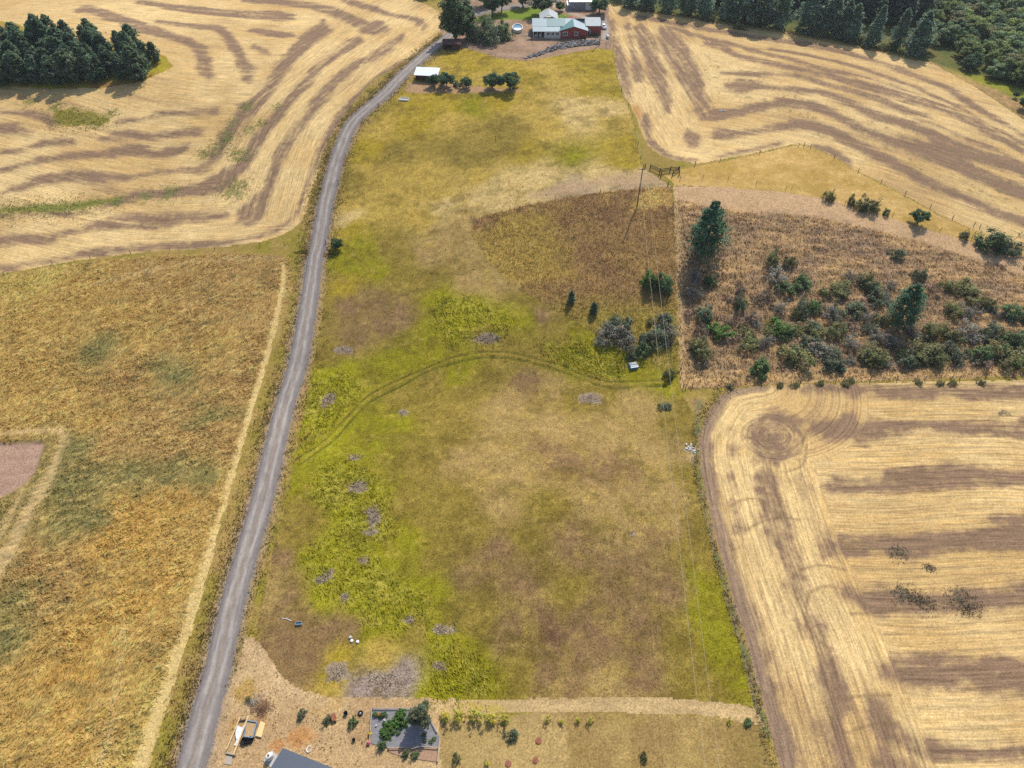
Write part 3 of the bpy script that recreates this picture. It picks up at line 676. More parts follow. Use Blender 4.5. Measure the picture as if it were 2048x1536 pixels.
# ------------------------------------------------------------------ materials
def mat_ground(name, fine=0.35, scale=5.0, bump=0.25, rough_=0.95, rows=0.0):
    m = bpy.data.materials.new(name); m.use_nodes = True
    n = m.node_tree; nd = n.nodes; lk = n.links
    bs = nd['Principled BSDF']; bs.inputs['Roughness'].default_value = rough_
    bs.inputs['Specular IOR Level'].default_value = 0.08
    at = nd.new('ShaderNodeAttribute'); at.attribute_name = 'Col'
    tc = nd.new('ShaderNodeTexCoord')
    n1 = nd.new('ShaderNodeTexNoise'); n1.inputs['Scale'].default_value = scale; n1.inputs['Detail'].default_value = 4; n1.inputs['Roughness'].default_value = 0.75
    lk.new(tc.outputs['Object'], n1.inputs['Vector'])
    n2 = nd.new('ShaderNodeTexNoise'); n2.inputs['Scale'].default_value = scale * 2.3; n2.inputs['Detail'].default_value = 3; n2.inputs['Roughness'].default_value = 0.8
    lk.new(tc.outputs['Object'], n2.inputs['Vector'])
    av = nd.new('ShaderNodeMix'); av.inputs[0].default_value = 0.5
    lk.new(n1.outputs['Fac'], av.inputs[2]); lk.new(n2.outputs['Fac'], av.inputs[3])
    mr = nd.new('ShaderNodeMapRange'); mr.inputs[1].default_value = 0.36; mr.inputs[2].default_value = 0.64; mr.clamp = False
    mr.inputs[3].default_value = 1 - fine; mr.inputs[4].default_value = 1 + fine
    lk.new(av.outputs[0], mr.inputs[0])
    fac = mr.outputs[0]
    if rows:                         # drilled rows: fine lines along the direction of work
        ra = nd.new('ShaderNodeAttribute'); ra.attribute_name = 'Rows'
        mp = nd.new('ShaderNodeMapping'); mp.inputs['Scale'].default_value = (2.6, 0.10, 1)
        lk.new(ra.outputs['Vector'], mp.inputs['Vector'])
        n3 = nd.new('ShaderNodeTexNoise'); n3.inputs['Scale'].default_value = 1.0; n3.inputs['Detail'].default_value = 4; n3.inputs['Roughness'].default_value = 0.7
        lk.new(mp.outputs[0], n3.inputs['Vector'])
        m3 = nd.new('ShaderNodeMapRange'); m3.inputs[1].default_value = 0.32; m3.inputs[2].default_value = 0.68; m3.clamp = False
        m3.inputs[3].default_value = 1 - rows; m3.inputs[4].default_value = 1 + rows
        lk.new(n3.outputs['Fac'], m3.inputs[0])
        pr = nd.new('ShaderNodeMath'); pr.operation = 'MULTIPLY'
        lk.new(mr.outputs[0], pr.inputs[0]); lk.new(m3.outputs[0], pr.inputs[1])
        fac = pr.outputs[0]
    mx = nd.new('ShaderNodeVectorMath'); mx.operation = 'SCALE'
    lk.new(at.outputs['Color'], mx.inputs[0]); lk.new(fac, mx.inputs['Scale'])
    lk.new(mx.outputs[0], bs.inputs['Base Color'])
    bp = nd.new('ShaderNodeBump'); bp.inputs['Strength'].default_value = 0.5; bp.inputs['Distance'].default_value = bump
    lk.new(n1.outputs['Fac'], bp.inputs['Height']); lk.new(bp.outputs[0], bs.inputs['Normal'])
    return m

FINE = dict(stubble_field=(0.45, 3.2, 0.05), hay_meadow=(0.6, 2.8, 0.10), pasture=(0.66, 3.0, 0.06), grass_plot=(0.6, 2.6, 0.12), scrub_slope=(0.6, 2.2, 0.12))

# ------------------------------------------------------------------ the sheet of land, cut into the fields
def graded(a, b, d0, d1, reach):
    v = [a]; t = a
    while t < b:
        f = (t - a) / (b - a); t += d0 + (d1 - d0) * f; v.append(t)
    lo = [v[0]]; st = d0
    while lo[-1] > a - reach: st = min(st * 1.35, 120); lo.append(lo[-1] - st)
    hi = [v[-1]]; st = d1
    while hi[-1] < b + reach: st = min(st * 1.35, 120); hi.append(hi[-1] + st)
    return np.array(lo[::-1][:-1] + v + hi[1:])

def mesh_from(name, verts, faces):
    me = bpy.data.meshes.new(name)
    nv, nf, k = len(verts), len(faces), faces.shape[1]
    me.vertices.add(nv); me.vertices.foreach_set('co', np.ascontiguousarray(verts, np.float32).ravel())
    me.loops.add(nf * k); me.loops.foreach_set('vertex_index', np.ascontiguousarray(faces, np.int32).ravel())
    me.polygons.add(nf); me.polygons.foreach_set('loop_start', np.arange(0, nf * k, k, dtype=np.int32))
    me.polygons.foreach_set('loop_total', np.full(nf, k, np.int32))
    me.update(calc_edges=True)
    return me

def set_col(me, col, name='Col'):
    a = me.color_attributes.new(name, 'FLOAT_COLOR', 'POINT')
    c = np.ones((len(col), 4), np.float32); c[:, :3] = col
    a.data.foreach_set('color', c.ravel())

LOWEST = [0.0]
def build_land():
    xs = graded(-0.1, 232, 0.34, 0.46, 3200)
    xs = xs[xs >= 0]; xs = np.concatenate([-xs[::-1], xs[xs > 0.01]])
    ys = graded(26, 338, 0.30, 0.85, 3200)
    X, Y = np.meshgrid(xs, ys)
    ny, nx = X.shape
    cx = (X[:-1, :-1] + X[1:, 1:]) / 2; cy = (Y[:-1, :-1] + Y[1:, 1:]) / 2
    cxf, cyf = cx.ravel(), cy.ravel()
    jx = cxf + 0.5 * fbm(cxf / 1.4, cyf / 1.4, 2, 301); jy = cyf + 0.5 * fbm(cxf / 1.4 + 30, cyf / 1.4, 2, 302)
    rid = np.full(len(cxf), len(REGIONS) - 1)
    todo = np.ones(len(cxf), bool)
    for i, (nm, poly, _, _) in enumerate(REGIONS):
        if poly is None: continue
        lo, hi = poly.min(0), poly.max(0)
        k = np.where(todo & (jx > lo[0]) & (jx < hi[0]) & (jy > lo[1]) & (jy < hi[1]))[0]
        ins = k[inside(jx[k], jy[k], poly)]
        rid[ins] = i; todo[ins] = False
    # relief: each corner takes the mean of its neighbouring regions' relief
    rel = np.zeros(ny * nx); wt = np.zeros(ny * nx)
    ii = np.arange(ny * nx).reshape(ny, nx)
    q = np.stack([ii[:-1, :-1].ravel(), ii[:-1, 1:].ravel(), ii[1:, 1:].ravel(), ii[1:, :-1].ravel()], 1)
    Xf, Yf = X.ravel(), Y.ravel()
    base = land(Xf, Yf)
    use = {}
    for i, (nm, poly, cf, rf) in enumerate(REGIONS):
        f = q[rid == i]
        if not len(f): continue
        u, inv = np.unique(f, return_inverse=True)
        use[i] = (u, inv.reshape(f.shape))
        rel[u] += rf(Xf[u], Yf[u]); wt[u] += 1
    rd = road_near(Xf, Yf)
    rel = rel / np.maximum(wt, 1)
    rel = rel * sstep((rd - 2.0) / 1.0) - 0.10 * (1 - sstep((rd - 2.0) / 0.5)) * (rd < 6)
    Z = base + rel
    LOWEST[0] = float(Z.min())
    mats = {}
    for i, (nm, poly, cf, rf) in enumerate(REGIONS):
        if i not in use: continue
        u, f = use[i]
        me = mesh_from(nm, np.stack([Xf[u], Yf[u], Z[u]], 1), f)
        set_col(me, np.clip(cf(Xf[u], Yf[u]) / LIGHT, 0.01, 0.72))
        if nm == 'stubble_field':
            ra = me.attributes.new('Rows', 'FLOAT_VECTOR', 'POINT'); ra.data.foreach_set('vector', ROWS[0].astype(np.float32).ravel())
        if nm not in mats:
            mats[nm] = mat_ground(nm + '_cover', *FINE.get(nm, (0.6, 3.0, 0.06)), rows=0.34 if nm == 'stubble_field' else 0.0)
        me.materials.append(mats[nm])
        o = bpy.data.objects.new(nm, me); COL.objects.link(o)
        o['kind'] = 'structure'
    return

build_land()

# ------------------------------------------------------------------ helpers for things
def tag(o, label=None, cat=None, group=None, kind=None):
    if label: o['label'] = label
    if cat: o['category'] = cat
    if group: o['group'] = group
    if kind: o['kind'] = kind
    return o

def link(name, me, parent=None):
    o = bpy.data.objects.new(name, me); COL.objects.link(o)
    if parent is not None: o.parent = parent
    return o

def empty(name, loc, rz=0.0, label=None, cat=None, group=None):
    o = bpy.data.objects.new(name, None); COL.objects.link(o)
    o.empty_display_size = 0.3
    o.location = loc; o.rotation_euler = (0, 0, rz)
    return tag(o, label, cat, group)

def mat(name, col, rough_=0.8, metal=0.0, noise=0.0, scale=4.0, bump=0.0, stretch=None, spec=0.25, attr=False):
    m = bpy.data.materials.new(name); m.use_nodes = True
    n = m.node_tree; nd = n.nodes; lk = n.links
    b = nd['Principled BSDF']; b.inputs['Roughness'].default_value = rough_; b.inputs['Metallic'].default_value = metal
    b.inputs['Specular IOR Level'].default_value = spec
    b.inputs['Base Color'].default_value = (*col, 1)
    if noise or bump:
        tc = nd.new('ShaderNodeTexCoord'); mp = nd.new('ShaderNodeMapping')
        if stretch: mp.inputs['Scale'].default_value = stretch
        lk.new(tc.outputs['Object'], mp.inputs['Vector'])
        t = nd.new('ShaderNodeTexNoise'); t.inputs['Scale'].default_value = scale; t.inputs['Detail'].default_value = 5; t.inputs['Roughness'].default_value = 0.65
        lk.new(mp.outputs[0], t.inputs['Vector'])
        r = nd.new('ShaderNodeMapRange'); r.inputs[1].default_value = 0.3; r.inputs[2].default_value = 0.7
        r.inputs[3].default_value = 1 - noise; r.inputs[4].default_value = 1 + noise
        lk.new(t.outputs['Fac'], r.inputs[0])
        v = nd.new('ShaderNodeVectorMath'); v.operation = 'SCALE'; v.inputs[0].default_value = col
        if attr:
            a = nd.new('ShaderNodeAttribute'); a.attribute_name = 'Col'; lk.new(a.outputs['Color'], v.inputs[0])
        lk.new(r.outputs[0], v.inputs['Scale']); lk.new(v.outputs[0], b.inputs['Base Color'])
        if bump:
            bp = nd.new('ShaderNodeBump'); bp.inputs['Distance'].default_value = bump; bp.inputs['Strength'].default_value = 0.6
            lk.new(t.outputs['Fac'], bp.inputs['Height']); lk.new(bp.outputs[0], b.inputs['Normal'])
    return m

def soft_normal(nd, lk, k):
    """blades and leaves take part of their shading from the sward or crown they belong to, which faces up"""
    g = nd.new('ShaderNodeNewGeometry')
    v = nd.new('ShaderNodeVectorMath'); v.operation = 'SCALE'; v.inputs['Scale'].default_value = 1 - k
    lk.new(g.outputs['Normal'], v.inputs[0])
    a = nd.new('ShaderNodeVectorMath'); a.operation = 'ADD'; a.inputs[1].default_value = (0, 0, k)
    lk.new(v.outputs[0], a.inputs[0])
    n = nd.new('ShaderNodeVectorMath'); n.operation = 'NORMALIZE'
    lk.new(a.outputs[0], n.inputs[0])
    return n.outputs[0]

def mat_leaf(name, col, var=0.18, transl=0.42):
    """leaves: own tint per clump (attribute) and per plant (object random), some light passes through"""
    m = bpy.data.materials.new(name); m.use_nodes = True
    n = m.node_tree; nd = n.nodes; lk = n.links
    b = nd['Principled BSDF']; b.inputs['Roughness'].default_value = 0.65; b.inputs['Specular IOR Level'].default_value = 0.2
    a = nd.new('ShaderNodeAttribute'); a.attribute_name = 'Col'
    oi = nd.new('ShaderNodeObjectInfo')
    mr = nd.new('ShaderNodeMapRange'); mr.inputs[3].default_value = 1 - var; mr.inputs[4].default_value = 1 + var
    lk.new(oi.outputs['Random'], mr.inputs[0])
    v = nd.new('ShaderNodeVectorMath'); v.operation = 'MULTIPLY'; v.inputs[1].default_value = col
    lk.new(a.outputs['Color'], v.inputs[0])
    s = nd.new('ShaderNodeVectorMath'); s.operation = 'SCALE'
    lk.new(v.outputs[0], s.inputs[0]); lk.new(mr.outputs[0], s.inputs['Scale'])
    lk.new(s.outputs[0], b.inputs['Base Color'])
    lk.new(soft_normal(nd, lk, 0.4), b.inputs['Normal'])
    t = nd.new('ShaderNodeBsdfTranslucent'); lk.new(s.outputs[0], t.inputs['Color'])
    mx = nd.new('ShaderNodeMixShader'); mx.inputs[0].default_value = transl
    lk.new(b.outputs[0], mx.inputs[1]); lk.new(t.outputs[0], mx.inputs[2])
    lk.new(mx.outputs[0], nd['Material Output'].inputs['Surface'])
    return m

def mat_blades(name):
    m = bpy.data.materials.new(name); m.use_nodes = True
    n = m.node_tree; nd = n.nodes; lk = n.links
    b = nd['Principled BSDF']; b.inputs['Roughness'].default_value = 0.9; b.inputs['Specular IOR Level'].default_value = 0.1
    a = nd.new('ShaderNodeAttribute'); a.attribute_name = 'Col'
    lk.new(a.outputs['Color'], b.inputs['Base Color'])
    lk.new(soft_normal(nd, lk, 0.75), b.inputs['Normal'])
    t = nd.new('ShaderNodeBsdfTranslucent'); lk.new(a.outputs['Color'], t.inputs['Color'])
    mx = nd.new('ShaderNodeMixShader'); mx.inputs[0].default_value = 0.35
    lk.new(b.outputs[0], mx.inputs[1]); lk.new(t.outputs[0], mx.inputs[2])
    lk.new(mx.outputs[0], nd['Material Output'].inputs['Surface'])
    return m

# ------------------------------------------------------------------ the gravel road
def build_road():
    d = np.gradient(ROAD, axis=0); nrm = np.stack([-d[:, 1], d[:, 0]], 1); nrm /= np.linalg.norm(nrm, axis=1)[:, None]
    # dense centre line
    seg = np.concatenate([[0], np.cumsum(np.linalg.norm(np.diff(ROAD, axis=0), axis=1))])
    s = np.arange(0, seg[-1], 0.45)
    cx = np.interp(s, seg, ROAD[:, 0]); cy = np.interp(s, seg, ROAD[:, 1])
    nx = np.interp(s, seg, nrm[:, 0]); ny = np.interp(s, seg, nrm[:, 1])
    off = np.array([-2.35, -2.0, -1.75, -1.5, -1.25, -1.0, -0.75, -0.5, -0.25, 0, 0.25, 0.5, 0.75, 1.0, 1.25, 1.5, 1.75, 2.0, 2.35])
    wv = 1 + 0.18 * fbm(s / 6, s * 0, 3, 401)
    O = off[None, :] * wv[:, None]
    X = cx[:, None] + nx[:, None] * O; Y = cy[:, None] + ny[:, None] * O
    Zc = np.repeat(land(cx, cy)[:, None], len(off), 1)
    Z = Zc * 0.0 + land(X.ravel(), Y.ravel()).reshape(X.shape) + 0.03 + 0.06 * (1 - (off[None, :] / 2.0) ** 2)
    Z[:, [0, -1]] -= 0.12
    n, k = X.shape
    ii = np.arange(n * k).reshape(n, k)
    f = np.stack([ii[:-1, :-1].ravel(), ii[:-1, 1:].ravel(), ii[1:, 1:].ravel(), ii[1:, :-1].ravel()], 1)
    me = mesh_from('road', np.stack([X.ravel(), Y.ravel(), Z.ravel()], 1), f)
    o_ = np.tile(off, n); ss = np.repeat(s, k)
    track = np.exp(-((np.abs(o_) - 0.85) / 0.32) ** 2)
    edge = sstep((np.abs(o_) - 1.3) / 0.7)
    nz = fbm(ss / 2.5, o_ / 0.3, 3, 402); ng = fbm(X.ravel() / 0.6, Y.ravel() / 0.6, 3, 403, 0.8)
    c = lerp(np.tile(s2l((150, 140, 136)), (len(o_), 1)), s2l((176, 167, 162)), np.clip(track + nz, 0, 1))
    c = lerp(c, s2l((160, 145, 130)), 0.7 * np.exp(-(o_ / 0.3) ** 2))
    c = lerp(c, s2l((128, 123, 122)), edge * np.clip(0.8 + nz, 0, 1))
    c = c * (1 + 0.3 * ng + 0.4 * nz)[:, None]
    set_col(me, np.clip(c / LIGHT, 0.02, 0.7))
    me.materials.append(mat_ground('gravel', 0.3, 5.0, 0.05))
    tag(link('road', me), kind='structure')
build_road()

# ------------------------------------------------------------------ grass too fine to count
BLADE = mat_blades('grass_blades')
def scatter(poly, n, seed):
    r = np.random.default_rng(seed)
    lo, hi = poly.min(0), poly.max(0)
    lo = np.maximum(lo, (-235, 24)); hi = np.minimum(hi, (235, 345))
    p = r.uniform(lo, hi, (n * 3, 2))
    p = p[inside(p[:, 0], p[:, 1], poly)]
    w = 0.75 * F_PX * 0 + 1
    # keep to what lies within sight of the camera and a margin round it
    hw = (p[:, 1] * CP + (CAM_H - 8) * SP) * 0.75 * 1.12 + 4
    p = p[np.abs(p[:, 0]) < hw]
    return p[:n]

def blades(name, pts, hgt, col, lean, label, cat, spread=0.25, nb=3, wid=0.10, seed=0, zoff=0.0, relief=None):
    r = np.random.default_rng(seed + 900)
    n = len(pts)
    P = np.repeat(pts, nb, 0) + r.normal(0, spread, (n * nb, 2))
    H = np.repeat(hgt, nb) * r.uniform(0.6, 1.25, n * nb)
    Lx = np.repeat(lean[:, 0], nb) + r.normal(0, 0.35, n * nb); Ly = np.repeat(lean[:, 1], nb) + r.normal(0, 0.35, n * nb)
    z = land(P[:, 0], P[:, 1]) + zoff + (relief(P[:, 0], P[:, 1]) if relief else 0)
    th = r.uniform(0, math.pi, n * nb); wx = np.cos(th) * wid * (0.6 + H); wy = np.sin(th) * wid * (0.6 + H)
    V = np.empty((n * nb, 3, 3))
    V[:, 0] = np.stack([P[:, 0] - wx, P[:, 1] - wy, z - 0.05], 1)
    V[:, 1] = np.stack([P[:, 0] + wx, P[:, 1] + wy, z - 0.05], 1)
    V[:, 2] = np.stack([P[:, 0] + Lx * H, P[:, 1] + Ly * H, z + H * 0.8], 1)
    me = mesh_from(name, V.reshape(-1, 3), np.arange(n * nb * 3).reshape(-1, 3))
    C = np.repeat(col, nb, 0) * r.uniform(0.72, 1.28, (n * nb, 1))
    set_col(me, np.clip(np.repeat(C, 3, 0) / LIGHT, 0.01, 0.7))
    me.materials.append(BLADE)
    return tag(link(name, me), label, cat, kind='stuff')

def sow():
    r = np.random.default_rng(5)
    def lean_of(p, ang, amp, wl, seed):
        a = ang + 2.2 * fbm(p[:, 0] / wl, p[:, 1] / wl, 3, seed)
        return np.stack([np.cos(a), np.sin(a)], 1) * amp
    # hay meadow: tall, lodged, leaning
    p = scatter(R_HAY, 46000, 1)
    keep = (mask(p[:, 0], p[:, 1], HAY_PAD, 0.6) < 0.3) & (mask(p[:, 0], p[:, 1], HAY_STRIP, 0.4) < 0.6)
    for b in HAY_PALE[:3]: keep &= mask(p[:, 0], p[:, 1], stroke_poly(b), 0.6) < 0.7
    p = p[keep]
    c = c_hay(p[:, 0], p[:, 1]) * 2.0
    blades('meadow_grass', p, r.uniform(0.35, 0.75, len(p)), c, lean_of(p, 0.5, 1.2, 7, 501), 'tall golden hay grass lodged across the meadow left of the gravel road', 'grass', 0.35, 3, 0.085, 1, 0, r_hay)
    # pasture: short sward with rough tussocks
    p = scatter(R_PAST, 52000, 2)
    p = p[~inside(p[:, 0], p[:, 1], R_TPLOT)]
    rg = np.zeros(len(p))
    for q in ROUGH: rg = np.maximum(rg, mask(p[:, 0], p[:, 1], q, 1.5, 2.0, 90, 3.0))
    p2 = np.vstack([scatter(q, 450, 20 + i) for i, q in enumerate(ROUGH)]); p2 = p2 + r.normal(0, 1.3, p2.shape)
    rg = np.concatenate([rg, np.ones(len(p2))]); p = np.vstack([p, p2])
    k = (road_near(p[:, 0], p[:, 1]) > 2.6) & (np.minimum(near_line(p[:, 0], p[:, 1], TRACK1, 2), near_line(p[:, 0], p[:, 1], TRACK2, 2)) > 0.22)
    p, rg = p[k], rg[k]
    c = c_past(p[:, 0], p[:, 1]) * (1.25 + 0.3 * rg)[:, None]
    blades('pasture_grass', p, 0.08 + 0.12 * r.random(len(p)) + rg * r.uniform(0.1, 0.4, len(p)), c, lean_of(p, -0.6, 1.2, 4, 503), 'short mixed green and brown sward covering the middle pasture', 'grass', 0.3, 3, 0.11, 2, 0, r_past)
    # brown plot under the power line
    p = scatter(R_TPLOT, 16000, 3)
    c = c_tplot(p[:, 0], p[:, 1]) * 1.7
    blades('plot_grass', p, r.uniform(0.25, 0.6, len(p)), c, lean_of(p, 1.0, 0.8, 5, 505), 'rusty brown rank grass and weeds in the plot under the power line', 'grass', 0.3, 4, 0.10, 3, 0, r_tplot)
    # dry slope
    p = scatter(R_SLOPE, 22000, 4)
    k = mask(p[:, 0], p[:, 1], SL_TRACK, 1.0) < 0.4
    p = p[k]
    c = c_slope(p[:, 0], p[:, 1]) * 1.55
    blades('slope_grass', p, r.uniform(0.2, 0.6, len(p)), c, lean_of(p, -1.2, 0.6, 5, 507), 'dry tan bunch grass on the scrubby hillside', 'grass', 0.35, 3, 0.12, 4, 0, r_slope)
    # verges and field edges
    t = r.integers(0, len(ROAD) - 1, 15000); f = r.random(15000)
    a = ROAD[t] * (1 - f[:, None]) + ROAD[t + 1] * f[:, None]
    d = ROAD[t + 1] - ROAD[t]; nn = np.stack([-d[:, 1], d[:, 0]], 1) / (np.linalg.norm(d, axis=1)[:, None] + 1e-9)
    off = (2.5 + np.abs(r.normal(0, 1.7, len(t)))) * np.where(r.random(len(t)) < 0.68, 1, -1)
    p = a + nn * off[:, None]
    p = p[~inside(p[:, 0], p[:, 1], R_YARD) & ~inside(p[:, 0], p[:, 1], R_HOUSE)]
    k = r.random(len(p)); 
    c = lerp(np.tile(s2l((196, 164, 108)), (len(p), 1)), s2l((128, 126, 66)), (fbm(p[:, 0] / 2.2, p[:, 1] / 2.2, 3, 509) * 3 + 0.12 + 0.3 * sstep((p[:, 1] - 60) / 60) > k * 0.9).astype(float))
    blades('verge_grass', p, r.uniform(0.15, 0.45, len(p)), c, lean_of(p, 0.3, 0.5, 5, 511), 'weeds and dry grass along both verges of the gravel road', 'grass', 0.25, 3, 0.12, 5)
    # weeds in the stubble and along the lower field edge
    sp = []
    for (u, v, rr, m) in [(497,212,3,70),(465,246,3,60),(458,268,3.2,110),(447,281,3,80),(432,300,4,120),(410,306,3,90),(556,212,1.8,40),(521,246,2.4,60),(500,258,2,40),(490,311,3.4,90),(470,304,3,70),(470,318,2.5,50),
                          (470,378,6,300),(345,384,5,160),(225,402,4,160),(150,412,6,420),(80,417,6,420),(20,420,5,320),(160,240,7,700),(130,228,4,200),(190,245,4,200),(60,203,2.5,70),(108,213,2.4,80),(225,227,2,60),
                          (1797,1107,1.6,80),(1859,1135,0.8,40),(1815,1190,2,130),(1850,1207,1.8,110),(1925,1200,2,130),(1935,1217,1.4,80)]:
        q = g1(u, v); sp.append(np.stack([r.normal(q.x, rr * 0.8, m), r.normal(q.y, rr * 0.62, m)], 1))
    e = EDGE_RL[r.integers(2, len(EDGE_RL) - 1, 1500)]; e = e + np.stack([-r.uniform(0.2, 1.7, 1500), r.normal(0, 1.2, 1500)], 1)
    w = scatter(R_PAST, 900, 44); w = w[~inside(w[:, 0], w[:, 1], R_TPLOT)]
    sp.append(np.repeat(w[:420], 2, 0) + r.normal(0, 0.15, (2 * len(w[:420]), 2)))
    nb = sum(len(q) for q in sp)
    yd = scatter(R_YARD, 420, 45); yd = yd[(yd[:, 0] < g1(735, 1450).x) & (road_near(yd[:, 0], yd[:, 1]) > 3)]
    sp.append(yd); ash = []
    for (u, v, a, b2) in ASH:
        q = g1(u, v); sc = scale_at(u, v); m = int(14 * (a / sc) * (b2 / sc) * 3.1) + 12
        ash.append(np.stack([r.normal(q.x, a / sc * 0.5, m), r.normal(q.y, b2 / sc * 0.5, m)], 1))
    ash = np.vstack(ash); sp.append(ash)
    p = np.vstack(sp + [e])
    c = lerp(np.tile(s2l((104, 120, 60)), (len(p), 1)), s2l((150, 150, 70)), r.random(len(p)))
    b = np.arange(len(p)) >= len(p) - 1500
    c[b] = lerp(np.tile(s2l((112, 122, 78)), (1500, 1)), s2l((170, 146, 108)), (r.random(1500) > 0.5).astype(float))
    dk = (p[:, 0] > 40) & (np.arange(len(p)) < nb) & (p[:, 1] < 110)
    k0 = nb + len(yd); c[k0:k0 + len(ash)] = s2l((206, 188, 170)) * r.uniform(0.8, 1.7, (len(ash), 1))
    c[nb:k0] = lerp(np.tile(s2l((120, 118, 66)), (len(yd), 1)), s2l((158, 128, 84)), r.random(len(yd)))
    c[dk] = s2l((128, 114, 90))
    blades('field_weeds', p, r.uniform(0.1, 0.3, len(p)), c, r.normal(0, 0.5, (len(p), 2)), 'low green weeds growing through the stubble and along its edge', 'weeds', 0.3, 3, 0.16, 6)
sow()

# ------------------------------------------------------------------ trees and shrubs: a few grown shapes, then copied one by one
BARK = mat('bark', (0.085, 0.062, 0.045), 0.9, noise=0.4, scale=6, bump=0.02, stretch=(1, 1, 0.3))
BARK_GREY = mat('grey_bark', (0.16, 0.14, 0.12), 0.9, noise=0.4, scale=6, bump=0.02, stretch=(1, 1, 0.3))

def tube(bm, pts, rad, sides=6):
    rings = []
    pts = [Vector(p) for p in pts]
    for i, p in enumerate(pts):
        d = (pts[min(i + 1, len(pts) - 1)] - pts[max(i - 1, 0)])
        d = d.normalized() if d.length > 1e-9 else Vector((0, 0, 1))
        a = d.cross(Vector((0.3, 1, 0.2))).normalized(); b = d.cross(a)
        rings.append([bm.verts.new(p + (a * math.cos(2 * math.pi * k / sides) + b * math.sin(2 * math.pi * k / sides)) * rad[i]) for k in range(sides)])
    for r0, r1 in zip(rings, rings[1:]):
        for k in range(sides):
            bm.faces.new((r0[k], r0[(k + 1) % sides], r1[(k + 1) % sides], r1[k]))
    bm.faces.new(rings[0][::-1]); bm.faces.new(rings[-1])

def cards(P, N, size, r, aspect=1.5):
    """small leafy quads at P facing roughly N"""
    n = len(P)
    N = N / (np.linalg.norm(N, axis=1)[:, None] + 1e-9)
    t = r.normal(0, 1, (n, 3)); t -= N * (t * N).sum(1)[:, None]; t /= np.linalg.norm(t, axis=1)[:, None] + 1e-9
    b = np.cross(N, t)
    s = size[:, None]
    A = t * s * aspect * 0.5; B = b * s * 0.5
    V = np.stack([P - A, P + B * 0.9, P + A, P - B * 0.9], 1)      # pointed leaf shape
    return V.reshape(-1, 3)

def finish_crown(name, V, tone, m):
    me = mesh_from(name, V, np.arange(len(V)).reshape(-1, 4))
    set_col(me, np.repeat(tone, 4, 0))
    me.materials.append(m)
    return me

def tones(r, n, hue=0.12, val=0.3):
    v = r.uniform(1 - val, 1 + val, (n, 1))
    return np.clip(v * np.stack([1 + r.normal(0, hue, n), np.ones(n), 1 + r.normal(0, hue, n)], 1), 0.2, 2)

def grow_broad(seed, H, R, m, nclump=70, per=46, leaf=0.34, base=0.22, top=1.0, bark=BARK):
    """round-headed tree: trunk with limbs reaching into leaf clumps of uneven size"""
    r = np.random.default_rng(seed)
    cz = H * (base + 1) / 2; rz = H * (1 - base) / 2
    C = []
    while len(C) < nclump:
        p = r.normal(0, 1, 3); p /= np.linalg.norm(p)
        q = p * r.uniform(0.45, 1.0) ** 0.6
        lump = 1 + 0.32 * math.sin(3 * math.atan2(p[1], p[0]) + seed) * (0.5 + abs(p[2])) + 0.14 * r.normal()
        q = q * np.array([R * lump, R * lump, rz * (0.92 + 0.12 * r.normal())])
        q[2] += cz
        if q[2] > H * base * 0.8: C.append(q)
    C = np.array(C); cr = R * r.uniform(0.16, 0.34, len(C))
    P = []; N = []; T = []; tn = tones(r, len(C), 0.10, 0.30)
    for i in range(len(C)):
        k = int(per * (cr[i] / (R * 0.25)) ** 1.5) + 8
        d = r.normal(0, 1, (k, 3)); d /= np.linalg.norm(d, axis=1)[:, None]
        P.append(C[i] + d * cr[i] * r.uniform(0.5, 1.08, (k, 1)) * np.array([1.1, 1.1, 0.8]))
        N.append(d + np.array([0, 0, 0.5]) + r.normal(0, 0.35, (k, 3)))
        T.append(np.tile(tn[i], (k, 1)) * r.uniform(0.75, 1.25, (k, 1)))
    P = np.vstack(P); N = np.vstack(N); T = np.vstack(T)
    crown = finish_crown('crown', cards(P, N, leaf * r.uniform(0.7, 1.3, len(P)), r), T, m)
    bm = bmesh.new()
    w = H * 0.028
    tube(bm, [(0, 0, -0.5), (0.02 * H, 0, H * base * 0.7), (0, 0.02 * H, H * 0.5), (0.01 * H, 0, H * 0.8)], [w * 1.4, w, w * 0.7, w * 0.25], 8)
    for i in r.choice(len(C), min(14, len(C)), replace=False):
        z0 = H * r.uniform(base * 0.8, 0.55)
        tube(bm, [(0, 0, z0), tuple(C[i] * np.array([0.5, 0.5, 1]) * np.array([1, 1, 0.5]) + np.array([0, 0, z0 * 0.5])), tuple(C[i])], [w * 0.5, w * 0.32, w * 0.1], 5)
    tm = bpy.data.meshes.new('trunk'); bm.to_mesh(tm); bm.free(); tm.materials.append(bark)
    return crown, tm, H

